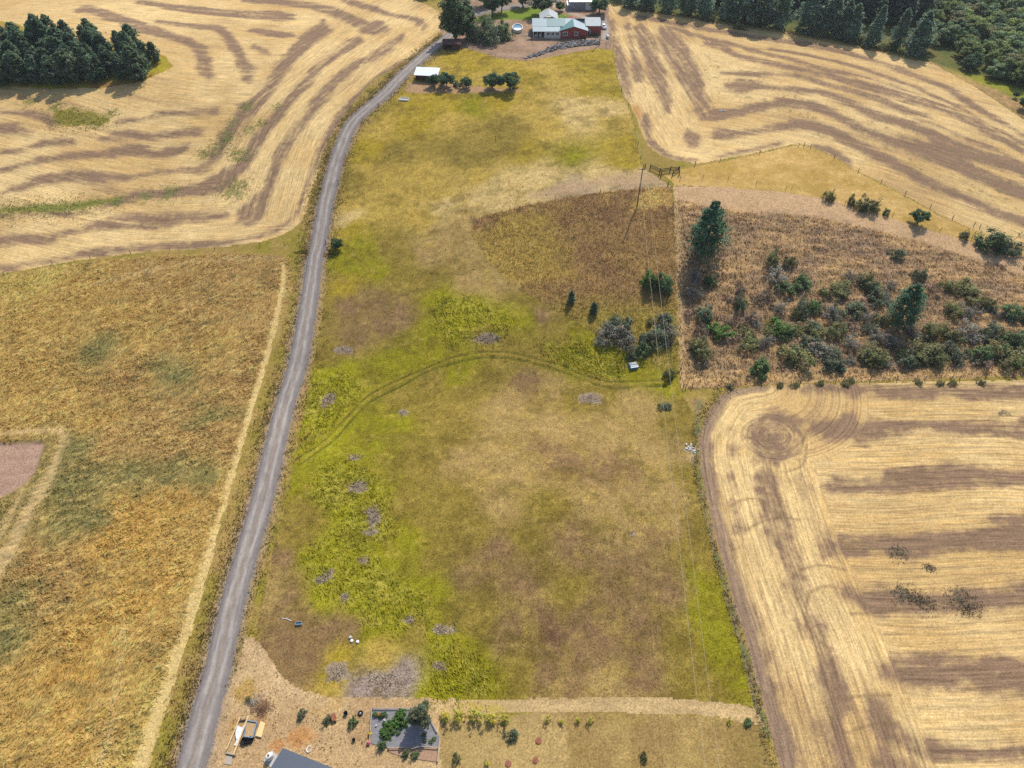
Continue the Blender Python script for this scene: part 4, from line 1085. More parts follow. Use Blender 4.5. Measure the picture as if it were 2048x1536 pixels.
def grow_conifer(seed, H, R, m, nbr=120, per=13, card=0.5, base=0.1, shape=0.8, droop=0.25, bark=BARK):
    """pine: straight trunk, whorls of boughs carrying needle tufts, ragged cone outline"""
    r = np.random.default_rng(seed)
    P = []; N = []; T = []
    bm = bmesh.new(); w = H * 0.02
    tube(bm, [(0, 0, -0.6), (0, 0, H * 0.3), (0.03 * H * 0.3, 0, H * 0.65), (0, 0, H * 0.98)], [w * 1.25, w, w * 0.6, w * 0.1], 8)
    lob = r.uniform(0, 6.28, 3)
    for i in range(nbr):
        t = base + (1 - base) * ((i + r.random()) / nbr) ** 0.9
        a = i * 2.39996 + r.normal(0, 0.4)
        prof = (1 - t) ** shape * min(1.0, 0.55 + 2.2 * (t - base))
        L = R * (prof + 0.05) * r.uniform(0.68, 1.14) * (1 + 0.18 * math.sin(2 * a + lob[0]) + 0.14 * math.sin(3 * a + 9 * t + lob[1]))
        z0 = H * t
        up = r.uniform(-0.1, 0.35)
        d = np.array([math.cos(a), math.sin(a), 0])
        if i % 3 == 0:
            tube(bm, [(0, 0, z0), tuple(d * L * 0.5 + np.array([0, 0, z0 + L * up * 0.4])), tuple(d * L * 0.9 + np.array([0, 0, z0 + L * (up * 0.5 - droop * 0.5)]))], [w * 0.3, w * 0.2, w * 0.05], 4)
        f = r.uniform(0.25, 1.0, per) ** 0.7
        side = r.normal(0, 0.26, per) * L * f
        q = d[None] * (L * f)[:, None] + np.array([-d[1], d[0], 0])[None] * side[:, None]
        q[:, 2] = z0 + L * (up * f - droop * f * f) + r.normal(0, 0.10, per) * L
        P.append(q); N.append(np.array([0, 0, 1.0])[None] + d[None] * 0.5 + r.normal(0, 0.6, (per, 3)))
        tt = tones(r, 1, 0.08, 0.28)
        T.append(np.tile(tt, (per, 1)) * r.uniform(0.75, 1.25, (per, 1)))
    P = np.vstack(P); N = np.vstack(N); T = np.vstack(T)
    crown = finish_crown('crown', cards(P, N, card * r.uniform(0.7, 1.35, len(P)), r, 1.7), T, m)
    tm = bpy.data.meshes.new('trunk'); bm.to_mesh(tm); bm.free(); tm.materials.append(bark)
    return crown, tm, H

def grow_shrub(seed, H, R, m, nclump=34, per=34, leaf=0.24, twig=18, bark=BARK_GREY, sparse=0.0):
    """many-stemmed bush, leafy to the ground"""
    r = np.random.default_rng(seed)
    P = []; N = []; T = []
    bm = bmesh.new()
    tn = tones(r, nclump, 0.12, 0.34)
    for i in range(nclump):
        a = r.uniform(0, 6.283); e = math.asin(r.uniform(0.05, 1.0)); q = r.uniform(0.5, 1.0) ** 0.6 * (1 + 0.25 * math.sin(2 * a + seed) + 0.15 * r.normal())
        c = np.array([math.cos(a) * math.cos(e) * R * q, math.sin(a) * math.cos(e) * R * q, max(0.12, math.sin(e) * q) * H * 0.9])
        cr = min(R, H) * r.uniform(0.16, 0.36)
        k = int(per * r.uniform(0.5, 1.3) * (1 - sparse))
        d = r.normal(0, 1, (k, 3)); d /= np.linalg.norm(d, axis=1)[:, None]
        pp = c + d * cr * r.uniform(0.4, 1.1, (k, 1)); pp[:, 2] = np.maximum(pp[:, 2], 0.03)
        P.append(pp); N.append(d + np.array([0, 0, 0.6]) + r.normal(0, 0.4, (k, 3)))
        T.append(np.tile(tn[i], (k, 1)) * r.uniform(0.72, 1.28, (k, 1)))
        if i < twig:
            o = r.normal(0, R * 0.10, 2); tip = c + (c - np.array([0, 0, 0])) * (0.12 if sparse < 0.3 else 0.3)
            tube(bm, [(o[0], o[1], -0.3), tuple(c * np.array([0.5, 0.5, 0.62])), tuple(tip)], [0.05 * H / 2.5, 0.035 * H / 2.5, 0.008], 4)
            for _ in range(3):
                b = tip + r.normal(0, cr * 0.9, 3)
                b[2] = max(b[2], 0.1)
                tube(bm, [tuple(c * np.array([0.7, 0.7, 0.75])), tuple(b)], [0.02 * H / 2.5, 0.006], 3)
    P = np.vstack(P); N = np.vstack(N); T = np.vstack(T)
    crown = finish_crown('crown', cards(P, N, leaf * r.uniform(0.7, 1.3, len(P)), r), T, m)
    tm = bpy.data.meshes.new('stems'); bm.to_mesh(tm); bm.free(); tm.materials.append(bark)
    return crown, tm, H

L_PINE = mat_leaf('pine_needles', (0.125, 0.185, 0.098), 0.2, 0.42)
L_FIR = mat_leaf('fir_needles', (0.085, 0.165, 0.085), 0.15, 0.4)
L_SPRUCE = mat_leaf('grey_pine_needles', (0.20, 0.285, 0.18), 0.25, 0.5)
L_DARK = mat_leaf('dark_leaves', (0.070, 0.135, 0.052), 0.2)
L_MID = mat_leaf('green_leaves', (0.14, 0.21, 0.078), 0.22)
L_BRIGHT = mat_leaf('bright_leaves', (0.125, 0.215, 0.045), 0.2)
L_OLIVE = mat_leaf('olive_leaves', (0.205, 0.205, 0.075), 0.25)
L_GREY = mat_leaf('grey_leaves', (0.27, 0.255, 0.195), 0.25)
L_SAGE = mat_leaf('sage_leaves', (0.165, 0.195, 0.105), 0.22)
L_THICK = mat_leaf('thicket_leaves', (0.19, 0.25, 0.06), 0.3)
L_BACK = mat_leaf('back_conifer_needles', (0.085, 0.125, 0.085), 0.2, 0.35)
L_LIME = mat_leaf('yellow_green_leaves', (0.46, 0.44, 0.06), 0.2)
L_DRY = mat_leaf('dry_leaves', (0.30, 0.205, 0.135), 0.25)

KIND = {
 'pine': [grow_conifer(s, 11, 4.2, L_PINE, 80, 30, 0.6, 0.06, 0.5, 0.12) for s in (1, 2, 3, 4)],
 'fir': [grow_conifer(s, 18, 6.0, L_SPRUCE, 84, 42, 0.72, 0.04, 0.6, 0.22) for s in (11, 12, 13, 14)],
 'backfir': [grow_conifer(s, 18, 5.6, L_BACK, 150, 16, 0.85, 0.04, 0.62, 0.25) for s in (15, 16)],
 'bigpine': [grow_conifer(s, 15, 6.6, L_FIR, 95, 44, 0.46, 0.07, 0.66, 0.08) for s in (21, 22)],
 'broad': [grow_broad(s, 8, 3.1, L_DARK, 75, 46, 0.36, 0.22) for s in (31, 32, 33)],
 'fruit': [grow_broad(s, 5, 2.5, L_DARK, 70, 46, 0.27, 0.2) for s in (41, 42, 43)],
 'poplar': [grow_broad(s, 17, 4.6, L_MID, 130, 52, 0.52, 0.07) for s in (51, 52)],
 'bright': [grow_shrub(s, 3.0, 2.2, L_BRIGHT, 44, 40, 0.26) for s in (61, 62)],
 'green': [grow_shrub(s, 2.8, 2.0, L_MID, 44, 40, 0.25) for s in (71, 72, 73)],
 'olive': [grow_shrub(s, 2.6, 2.2, L_OLIVE, 44, 38, 0.24, 26) for s in (81, 82, 83)],
 'sage': [grow_shrub(s, 2.8, 2.2, L_SAGE, 46, 38, 0.24, 26) for s in (86, 87, 88)],
 'grey': [grow_shrub(s, 2.8, 2.2, L_GREY, 40, 34, 0.20, 40, sparse=0.35) for s in (91, 92, 93)],
 'dry': [grow_shrub(s, 1.6, 1.8, L_DRY, 30, 30, 0.2, 30, sparse=0.3) for s in (96, 97)],
 'lime': [grow_shrub(s, 2.0, 0.9, L_LIME, 22, 26, 0.15, 14) for s in (101, 102, 103)],
 'wood': [grow_broad(s, 6.5, 2.9, L_OLIVE, 60, 40, 0.36, 0.12) for s in (111,)] + [grow_broad(s, 6.5, 2.9, L_MID, 60, 40, 0.36, 0.12) for s in (112, 117)] + [grow_broad(s, 6.5, 2.9, L_THICK, 60, 40, 0.36, 0.12) for s in (113, 114)] + [grow_broad(s, 6.5, 2.9, L_DARK, 60, 40, 0.36, 0.12) for s in (115,)],
 'willow': [grow_broad(121, 4.6, 1.6, L_SAGE, 70, 40, 0.2, 0.15)],
}
STEM = {'bright', 'green', 'olive', 'sage', 'grey', 'dry', 'lime'}
_cnt = {}
def plant(kind, u, v, h, name, label, cat, group=None, wide=1.0, at=None, var=None, lean=0.0):
    """one plant standing where its foot meets the land"""
    i = _cnt.get(kind, 0); _cnt[kind] = i + 1
    crown, trunk, H = KIND[kind][(i if var is None else var) % len(KIND[kind])]
    q = g1(u, v) if at is None else Vector((at[0], at[1], float(land(np.array([at[0]]), np.array([at[1]]))[0])))
    o = empty(name, q, random.uniform(0, 6.28), label, cat, group)
    s = h / H
    o.scale = (s * wide, s * wide, s)
    if lean: o.rotation_euler = (lean * random.uniform(-1, 1), lean * random.uniform(-1, 1), o.rotation_euler[2])
    link('stems' if kind in STEM else 'trunk', trunk, o); link('crown', crown, o)
    return o

def plantings():
    rnd = random.Random(3)
    # left grove
    spots = []
    for (yb, x0, x1, st) in [(96, -90, 215, 34), (112, -90, 300, 32), (126, -90, 325, 31), (141, -90, 318, 31), (156, -90, 285, 33), (168, -60, 200, 34)]:
        x = x0 + rnd.uniform(0, 12)
        while x < x1:
            spots.append((x + rnd.uniform(-9, 9), yb + rnd.uniform(-5, 5))); x += st
    for (u, v) in spots:
        if u < 40 and v < 108: continue
        plant('pine', u, v, rnd.uniform(8.0, 11.0) * (1.12 if 60 < u < 160 else 1.0) * (0.8 if u > 290 else 1), 'pine_tree', 'dark green pine in the grove standing in the curving stubble field', 'tree', 'pines of the grove in the stubble', rnd.uniform(0.9, 1.2))
    plant('pine', 100, 112, 14.0, 'pine_tree', 'tallest pine, rising above the rest of the grove in the stubble', 'tree', None, 0.95)
    # conifer row along the wood
    row = [(1262,14,13),(1298,20,14),(1335,24,15),(1372,29,16),(1408,35,16),(1447,40,17),(1486,46,17),(1522,50,18),(1560,56,17),(1611,64,19),(1648,70,15),(1680,76,18),(1708,80,17),(1751,92,19),(1785,97,18),(1824,110,20)]
    for (u, v, h) in row:
        u += rnd.uniform(-9, 9); h *= rnd.uniform(0.72, 1.12)
        plant('fir', u, v, h, 'fir_tree', 'tall grey green conifer in the row along the stubble edge of the wood', 'tree', 'conifers along the wood edge', rnd.uniform(0.75, 1.2), lean=0.05)
    for k in range(26):
        u = 1245 + k * 23.5 + rnd.uniform(-8, 8)
        v = 2 + (u - 1245) * 0.108 + rnd.uniform(-24, -10)
        plant('backfir', u, v, rnd.uniform(13, 18), 'fir_tree', 'dark conifer standing behind the front row of the wood', 'tree', 'conifers behind the wood edge', rnd.uniform(0.9, 1.15))
    for (u, v, h, kd) in [(1275,18,2.2,'sage'),(1418,42,3,'olive'),(1480,58,2.4,'olive'),(1632,72,3.4,'olive'),(1637,62,4,'sage'),(1700,84,3.2,'sage'),(1725,86,3,'olive'),(1770,98,2.8,'olive'),(1730,96,2.2,'sage')]:
        plant(kd, u, v, h, 'shrub', 'low shrub at the feet of the conifers along the wood edge', 'shrub', 'shrubs under the wood edge')
    # broadleaf thicket
    n = 0
    while n < 150:
        u = rnd.uniform(1832, 2120); v = rnd.uniform(-30, 170)
        lim = 112 + max(0, (u - 1850)) * 0.33
        if v > lim: continue
        n += 1
        plant('wood', u, v, rnd.uniform(4.5, 7.5), 'thicket_tree', 'rounded broadleaf tree in the dense thicket beyond the conifer row', 'tree', 'trees of the thicket', rnd.uniform(1.0, 1.45))
    for (u, v, h) in [(2044,218,4.2),(2070,236,4.5),(2030,196,2.5)]:
        plant('broad', u, v, h, 'broad_bush', 'dark bush at the corner of stubble and thicket grass', 'shrub', 'dark bushes by the thicket grass')
    # round the house
    plant('poplar', 910, 80, 18, 'poplar_tree', 'huge leafy poplar beside the drive above the red brown shed', 'tree', None, 0.98)
    plant('poplar', 934, 76, 14, 'poplar_tree', 'second large poplar close behind the huge one by the drive', 'tree', None, 0.85)
    for (u, v, h, kd, w) in [(960,83,6.5,'sage',0.75),(984,84,7.0,'sage',0.8),(1004,79,6.5,'green',0.8),(948,78,5.5,'green',0.8),(975,72,6.5,'green',0.8)]:
        plant(kd, u, v, h, 'tall_bush', 'tall rounded bush in the clump between poplar and round pool', 'shrub', 'bushes left of the pool', w)
    plant('broad', 984, 31, 9, 'yard_tree', 'dark tree with bare lower trunk at the left end of the lawn', 'tree', None, 1.0)
    plant('broad', 1003, 25, 9, 'yard_tree', 'dark tree beside the drive behind the left end of the lawn', 'tree', None, 1.0)
    plant('broad', 1046, 14, 8, 'yard_tree', 'dark tree on the far edge of the lawn', 'tree', None, 1.1)
    plant('broad', 1084, 29, 9, 'yard_tree', 'big dark green tree on the lawn behind the house', 'tree', None, 1.25)
    plant('broad', 970, 12, 8, 'yard_tree', 'dark tree beyond the drive bend', 'tree', None, 1.2)
    plant('fruit', 1120, 22, 3.8, 'small_tree', 'small round lawn tree near the grey barn', 'tree', None, 0.95)
    plant('broad', 1198, 27, 7.5, 'yard_tree', 'dark tree behind the flat roofed red extension', 'tree', None, 1.3)
    plant('broad', 850, -6, 6, 'field_tree', 'dark tree at the far corner of the left stubble field', 'tree', 'trees at the far field corner', 1.2)
    plant('broad', 872, -10, 6, 'field_tree', 'dark tree at the far corner of the left stubble field', 'tree', 'trees at the far field corner', 1.2)
    # orchard row by the shelter
    for (u, v, h, w, lb) in [(868,172,4.2,.85,'slim fruit tree against the white roofed shelter'),(893,173,4.6,1.15,'round fruit tree, second from the white roofed shelter'),(933,175,3.6,1.05,'small fruit tree standing alone in the middle of the orchard row'),
                             (985,177,5.2,1.05,'fruit tree touching the broadest one at the end of the row'),(1020,180,5.8,1.15,'broadest fruit tree at the far end of the orchard row')]:
        plant('fruit', u, v, h, 'fruit_tree', lb, 'tree', 'fruit trees by the shelter', w)
    plant('sage', 914, 172, 1.8, 'shrub', 'low shrub between the fruit trees by the shelter', 'shrub')
    plant('fruit', 675, 498, 3.4, 'round_bush', 'single dark round bush beside the gravel road', 'shrub', None, 0.85)
    # plot under the line and hillside
    plant('bright', 1297, 573, 4.6, 'leafy_bush', 'bright green bush in the brown plot under the power line', 'shrub', None, 0.75)
    plant('green', 1327, 578, 4.6, 'leafy_bush', 'darker green bush next to the bright one by the fence', 'shrub', None, 0.8)
    plant('pine', 1142, 606, 4.0, 'young_juniper', 'slim young conifer in the brown plot', 'tree', None, 0.8)
    plant('pine', 1187, 626, 3.4, 'young_juniper', 'smaller slim young conifer nearer the grey thicket', 'tree', None, 1.0)
    for (u, v, h, kd, w) in [(1222,672,3.6,'grey',1.1),(1250,690,4.0,'grey',1.1),(1238,655,3.4,'sage',1.1),(1305,685,4.2,'sage',1.0),(1328,672,4.0,'grey',1.0),(1322,650,3.6,'sage',0.9),(1205,690,2.2,'grey',1.1),(1285,706,2.4,'green',1.1)]:
        plant(kd, u, v, h, 'grey_bush', 'grey green bush in the thicket at the foot of the brown plot', 'shrub', 'grey thicket at the plot foot', w)
    plant('sage', 1262, 716, 1.5, 'low_bush', 'small bush just behind the blue grey metal box', 'shrub', None, 1.0)
    plant('olive', 1338, 752, 2.2, 'low_bush', 'bush by the corner of the hillside fence', 'shrub', None, 0.9)
    plant('sage', 1330, 815, 1.1, 'low_bush', 'blue grey weed clump beneath the power line', 'shrub', None, 1.6)
    plant('bigpine', 1408, 506, 15.5, 'pine_tree', 'big dark pine alone on the upper hillside', 'tree', None, 1.0, var=0)
    plant('bigpine', 1797, 648, 12.5, 'pine_tree', 'dense dark green pine among the hillside scrub', 'tree', None, 0.95, var=1)
    scrub = [(1420,566,27,'green'),(1384,592,30,'grey'),(1408,632,36,'sage'),(1477,614,24,'sage'),(1438,668,40,'bright'),(1399,704,46,'olive'),(1498,692,36,'olive'),(1519,742,36,'green'),(1551,560,46,'grey'),(1572,580,32,'green'),
             (1605,572,32,'green'),(1543,526,26,'olive'),(1578,530,22,'olive'),(1602,624,30,'sage'),(1626,620,22,'green'),(1558,664,48,'bright'),(1582,664,30,'olive'),(1656,630,36,'grey'),(1704,624,36,'sage'),(1674,586,44,'olive'),
             (1671,668,40,'olive'),(1593,720,52,'olive'),(1638,706,46,'grey'),(1665,724,48,'sage'),(1737,714,48,'olive'),(1734,568,42,'olive'),(1749,594,36,'sage'),(1749,675,28,'grey'),(1793,512,26,'sage'),(1837,556,24,'sage'),
             (1900,578,30,'olive'),(1938,588,44,'olive'),(1968,612,28,'olive'),(2020,632,36,'green'),(1905,626,30,'olive'),(1935,668,46,'grey'),(1979,672,42,'sage'),(2026,686,44,'green'),(1864,668,40,'olive'),(1902,678,36,'olive'),
             (1960,714,38,'green'),(2004,714,56,'olive'),(1837,712,56,'olive'),(1812,722,40,'sage'),(1902,712,42,'sage'),(1749,722,42,'olive'),(1700,690,36,'grey'),(1859,582,30,'dry'),(1733,640,26,'grey'),(1480,580,24,'dry'),
             (1530,600,30,'dry'),(1500,640,30,'dry'),(1460,600,24,'dry'),(1400,660,30,'dry'),(1390,560,24,'grey'),(1380,630,24,'dry'),(2040,724,44,'olive'),(2070,690,50,'sage'),(2060,640,44,'olive'),(1780,690,34,'grey'),(1620,655,34,'sage'),(1870,720,38,'olive'),(1940,630,34,'grey'),(1620,690,34,'sage'),(1530,690,30,'grey'),(1700,560,26,'grey'),(1560,620,26,'grey')]
    nm = dict(green='green bush among the dry scrub of the hillside', bright='fresh bright green bush among the hillside scrub', olive='olive coloured bush on the dry hillside below the dirt track', sage='dull grey green bush on the dry hillside', grey='nearly leafless grey bush on the dry hillside', dry='dead brown low bush on the dry hillside')
    for (u, v, wpx, kd) in scrub:
        R = {'bright': 2.2, 'green': 2.0, 'olive': 2.2, 'sage': 2.2, 'grey': 2.2, 'dry': 1.8}[kd]
        H = KIND[kd][0][2]
        rad = wpx / scale_at(u, v) / 2
        h = rnd.uniform(2.0, 3.6) if kd != 'dry' else 1.3
        h = max(h, rad * 0.95)
        plant(kd, u, v, h, 'scrub_bush', nm[kd], 'shrub', kd + ' bushes of the hillside', (rad / R) / (h / H) * 1.12)
    for (u, v, h, kd, w, lb) in [(1656,400,3.2,'olive',.5,'slender upright bush by the dirt track fence'),(1701,408,2.6,'olive',.55,'thin bush left of the round one by the track fence'),(1729,418,3.6,'olive',1.0,'round yellowish bush by the dirt track fence'),
                                (1750,422,1.6,'olive',.8,'low bush right of the round one by the track fence'),(1771,429,2.0,'green',.7,'small green bush by the track fence'),(1834,447,4.2,'fruit',1.0,'dark green sapling by the track fence'),
                                (1927,475,2.2,'olive',.8,'small olive bush by the lower track fence')]:
        plant(kd, u, v, h, 'fence_bush', lb, 'shrub', None, w)
    plant('green', 1975, 494, 5.0, 'hedge_bush', 'wide dark bush at the end of the golden strip', 'shrub', None, 1.1)
    plant('sage', 2010, 499, 4.0, 'hedge_bush', 'lower right hand bush joined to the wide dark one', 'shrub', None, 1.1)
    # verge bushes along the lower stubble fence
    for (u, v) in [(1560,772),(1590,772),(1640,768),(1690,770),(1700,763),(1835,765),(1880,768),(1905,768),(1960,766)]:
        plant('olive', u, v, 0.9, 'verge_bush', 'low weedy bush along the fence above the lower stubble field', 'shrub', 'bushes on the lower fence', 1.2)
    n = 0
    low = [(1372, 560), (1372, 745), (2100, 735), (2100, 600), (1900, 560), (1700, 545), (1530, 510), (1480, 570)]
    while n < 62:
        u = rnd.uniform(1372, 2090); v = rnd.uniform(520, 738)
        if v < 640 - (u - 1372) * 0.05 - rnd.uniform(0, 90) or (1795 < u < 1890 and v < 640): continue
        n += 1
        kd = rnd.choice(['grey', 'grey', 'dry', 'sage', 'olive'])
        plant(kd, u, v, rnd.uniform(0.9, 1.9), 'scrub_bush', nm[kd], 'shrub', kd + ' bushes of the hillside', rnd.uniform(0.9, 1.7))
    plant('sage', 1460, 775, 1.0, 'verge_bush', 'dark low bush by the corner post of the lower fence', 'shrub', None, 1.0)
    # bottom yard
    plant('willow', 842, 1441, 5.0, 'garden_tree', 'leafy young tree throwing shade over the vegetable garden', 'tree', None, 1.0)
    for (u, v, h) in [(892,1437,2.3),(918,1437,2.5),(952,1436,2.8),(981,1440,2.6),(1009,1442,2.2),(1095,1441,1.5),(1123,1446,1.2),(1155,1442,1.2),(1180,1443,1.5),(1458,1444,1.2)]:
        plant('lime', u, v, h, 'sapling', 'young yellow green sapling in the row below the mown path', 'tree', 'saplings below the mown path', 0.85)
    plant('green', 1495, 1447, 0.8, 'low_bush', 'low green bush at the end of the mown path', 'shrub', None, 1.2)
    for (u, v, h, kd, lb) in [(1024,1472,1.6,'sage','bare thin bush in the orchard grass'),(913,1520,1.1,'olive','small bush below the garden fence corner'),(974,1528,1.3,'lime','sapling alone at the lower orchard edge'),(1287,1516,1.0,'olive','small green bush alone in the orchard grass')]:
        plant(kd, u, v, h, 'orchard_bush', lb, 'shrub', None, 0.8)
    for (u, v, h, kd, lb) in [(604,1430,1.2,'sage','small shrub nearest the brush pile in the bare yard'),(655,1441,1.1,'sage','small shrub beside the wheelbarrow in the yard'),(706,1446,1.3,'green','small shrub below the tyre planter'),
                              (763,1492,1.3,'green','green bush at the lower left garden corner'),(812,1508,1.0,'green','bush below the garden rail'),(830,1512,1.0,'green','bush right of the one below the garden rail'),(498,1400,0.7,'olive','weed clump in the yard near the road')]:
        plant(kd, u, v, h, 'yard_bush', lb, 'shrub', None, 0.8)
    for (u, v) in [(762,1432),(752,1430),(770,1430)]:
        plant('green', u, v, 0.8, 'garden_plant', 'leafy plant along the upper edge of the garden', 'plant', 'plants on the garden edge', 0.8)
plantings()

# ------------------------------------------------------------------ solid building blocks
class MB:
    """collects boxes, bars and panels, then becomes one mesh"""
    def __init__(s): s.bm = bmesh.new()
    def face(s, pts):
        s.bm.faces.new([s.bm.verts.new(p) for p in pts]); return s
    def hexa(s, b, t):
        v = [s.bm.verts.new(p) for p in list(b) + list(t)]
        for f in ((3, 2, 1, 0), (4, 5, 6, 7), (0, 1, 5, 4), (1, 2, 6, 5), (2, 3, 7, 6), (3, 0, 4, 7)):
            s.bm.faces.new([v[i] for i in f])
        return s
    def box(s, x0, x1, y0, y1, z0, z1):
        return s.hexa([(x0, y0, z0), (x1, y0, z0), (x1, y1, z0), (x0, y1, z0)], [(x0, y0, z1), (x1, y0, z1), (x1, y1, z1), (x0, y1, z1)])
    def slab(s, quad, th):
        """a sloping panel: four top corners and a thickness below"""
        q = [Vector(p) for p in quad]
        n = (q[1] - q[0]).cross(q[3] - q[0]).normalized()
        if n.z < 0: n = -n
        return s.hexa([p - n * th for p in q], q)
    def bar(s, a, b, w, h=None):
        a, b = Vector(a), Vector(b); h = h or w
        d = (b - a).normalized(); x = d.cross(Vector((0, 0, 1)))
        x = x.normalized() if x.length > 1e-4 else Vector((1, 0, 0))
        y = x.cross(d).normalized()
        c = lambda p: [p - x * w / 2 - y * h / 2, p + x * w / 2 - y * h / 2, p + x * w / 2 + y * h / 2, p - x * w / 2 + y * h / 2]
        return s.hexa(c(a), c(b))
    def tube(s, pts, rad, sides=8): tube(s.bm, pts, rad, sides); return s
    def lathe(s, prof, n=20, c=(0, 0, 0), sx=1.0, sy=1.0):
        rings = [[s.bm.verts.new((c[0] + r * sx * math.cos(2 * math.pi * k / n), c[1] + r * sy * math.sin(2 * math.pi * k / n), c[2] + z)) for k in range(n)] for r, z in prof]
        for a, b in zip(rings, rings[1:]):
            for k in range(n): s.bm.faces.new((a[k], a[(k + 1) % n], b[(k + 1) % n], b[k]))
        s.bm.faces.new(rings[0][::-1]); s.bm.faces.new(rings[-1])
        return s
    def torus(s, c, R, r, n=28, m=8, sx=1, sy=1, tilt=0):
        g = []
        for i in range(n):
            a = 2 * math.pi * i / n; row = []
            for j in range(m):
                b = 2 * math.pi * j / m; q = R + r * math.cos(b)
                row.append(s.bm.verts.new((c[0] + q * math.cos(a) * sx, c[1] + q * math.sin(a) * sy, c[2] + r * math.sin(b) + tilt * math.cos(a))))
            g.append(row)
        for i in range(n):
            for j in range(m):
                s.bm.faces.new((g[i][j], g[(i + 1) % n][j], g[(i + 1) % n][(j + 1) % m], g[i][(j + 1) % m]))
        return s
    def done(s, name, m, parent=None, smooth=False, bevel=0.0):
        bmesh.ops.recalc_face_normals(s.bm, faces=s.bm.faces)
        if bevel:
            bmesh.ops.bevel(s.bm, geom=list(s.bm.edges), offset=bevel, segments=2, affect='EDGES', clamp_overlap=True)
        me = bpy.data.meshes.new(name); s.bm.to_mesh(me); s.bm.free()
        if smooth:
            for p in me.polygons: p.use_smooth = True
        me.materials.append(m)
        return link(name, me, parent)

def ray_z(u, v, z):
    xc = (u - 1024) / F_PX; yc = (768 - v) / F_PX
    d = Vector((xc, CP + yc * SP, -SP + yc * CP)); t = (CAM_H - z) / -d.z
    return Vector((d.x * t, d.y * t, z))

M_RED = mat('red_siding', (0.27, 0.055, 0.042), 0.75, noise=0.18, scale=3, stretch=(0.4, 0.4, 6), bump=0.01)
M_DKRED = mat('weathered_red_boards', (0.10, 0.042, 0.038), 0.85, noise=0.35, scale=4, stretch=(4, 4, 0.5), bump=0.01)
M_WHITE = mat('white_paint', (0.72, 0.70, 0.66), 0.6, noise=0.08, scale=3)
M_CREAM = mat('cream_siding', (0.52, 0.50, 0.45), 0.7, noise=0.12, scale=3, stretch=(0.4, 0.4, 6))
M_TEAL = mat('green_metal_roof', (0.055, 0.175, 0.175), 0.55, 0.0, noise=0.14, scale=0.8, stretch=(6, 0.4, 1), spec=0.5)
M_PALETEAL = mat('pale_green_metal_roof', (0.19, 0.275, 0.30), 0.55, 0.0, noise=0.14, scale=0.8, stretch=(6, 0.4, 1), spec=0.5)  # paler from panel fading, plus roof sheen and lighting painted into the colour
M_GREYROOF = mat('grey_membrane_roof', (0.36, 0.38, 0.38), 0.8, noise=0.16, scale=1.2)
M_SLATE = mat('blue_grey_metal_roof', (0.030, 0.044, 0.070), 0.55, 0.0, noise=0.1, scale=1.0, spec=0.5)
M_PALEROOF = mat('pale_metal_roof', (0.62, 0.66, 0.70), 0.4, 0.2, noise=0.12, scale=1.0, spec=0.5)
M_GREYWALL = mat('grey_metal_siding', (0.24, 0.25, 0.28), 0.6, 0.1, noise=0.15, scale=2, stretch=(5, 5, 0.4))
M_GLASS = mat('window_glass', (0.03, 0.04, 0.045), 0.08, spec=0.6)
M_DARK = mat('dark_timber', (0.055, 0.045, 0.038), 0.85, noise=0.3, scale=4)
M_POST = mat('weathered_post', (0.10, 0.082, 0.066), 0.9, noise=0.35, scale=5, stretch=(3, 3, 0.5))
M_POLE = mat('creosoted_pole', (0.13, 0.090, 0.062), 0.85, noise=0.25, scale=3, stretch=(3, 3, 0.2))
M_WIRE = mat('aluminium_wire', (0.40, 0.34, 0.24), 0.6, 0.0)
M_FWIRE = mat('fence_wire', (0.22, 0.19, 0.16), 0.6, 0.5)
M_PINE = mat('fresh_pine', (0.60, 0.42, 0.20), 0.7, noise=0.2, scale=3, stretch=(1, 8, 8))
M_PLY = mat('plywood', (0.66, 0.48, 0.22), 0.7, noise=0.14, scale=2, stretch=(1, 6, 1))
M_OLDWOOD = mat('silvered_wood', (0.36, 0.30, 0.235), 0.85, noise=0.25, scale=3, stretch=(1, 6, 6))
M_TARP = mat('white_tarp', (0.74, 0.76, 0.80), 0.5, noise=0.1, scale=3)
M_BLUEGREY = mat('blue_grey_paint', (0.17, 0.25, 0.33), 0.6, noise=0.2, scale=4)
M_BLACK = mat('black_plastic', (0.018, 0.018, 0.02), 0.5)
M_CONC = mat('concrete', (0.40, 0.39, 0.37), 0.9, noise=0.2, scale=3, bump=0.01)
M_WATER = mat('pool_water', (0.035, 0.16, 0.26), 0.08, spec=0.6)
M_ROCK = mat('basalt_rock', (0.16, 0.145, 0.135), 0.9, noise=0.35, scale=2.2, bump=0.05, attr=True)
M_PALEROCK = mat('pale_rock', (0.52, 0.48, 0.44), 0.9, noise=0.25, scale=3, bump=0.05)
M_CAR = mat('white_car_paint', (0.75, 0.76, 0.77), 0.3, spec=0.5)
M_RUBBER = mat('tyre_rubber', (0.02, 0.02, 0.02), 0.8)
M_CHROME = mat('lamp_glass', (0.6, 0.62, 0.65), 0.2, 0.4)
M_RUST = mat('rusty_steel', (0.26, 0.10, 0.05), 0.85, 0.2, noise=0.35, scale=6)
M_TERRA = mat('red_mulch', (0.27, 0.095, 0.065), 0.95, noise=0.3, scale=8, bump=0.03)
M_FABRIC = mat('grey_weed_fabric', (0.20, 0.19, 0.195), 0.85, noise=0.28, scale=1.4, stretch=(0.6, 5, 1), bump=0.03)
M_SOIL = mat('garden_soil', (0.33, 0.20, 0.125), 0.95, noise=0.35, scale=5, bump=0.04)
M_PORC = mat('porcelain', (0.32, 0.22, 0.16), 0.35, spec=0.5)
M_LEAFLIT = mat('leaf_litter', (0.40, 0.26, 0.13), 0.95, noise=0.5, scale=9, bump=0.04)
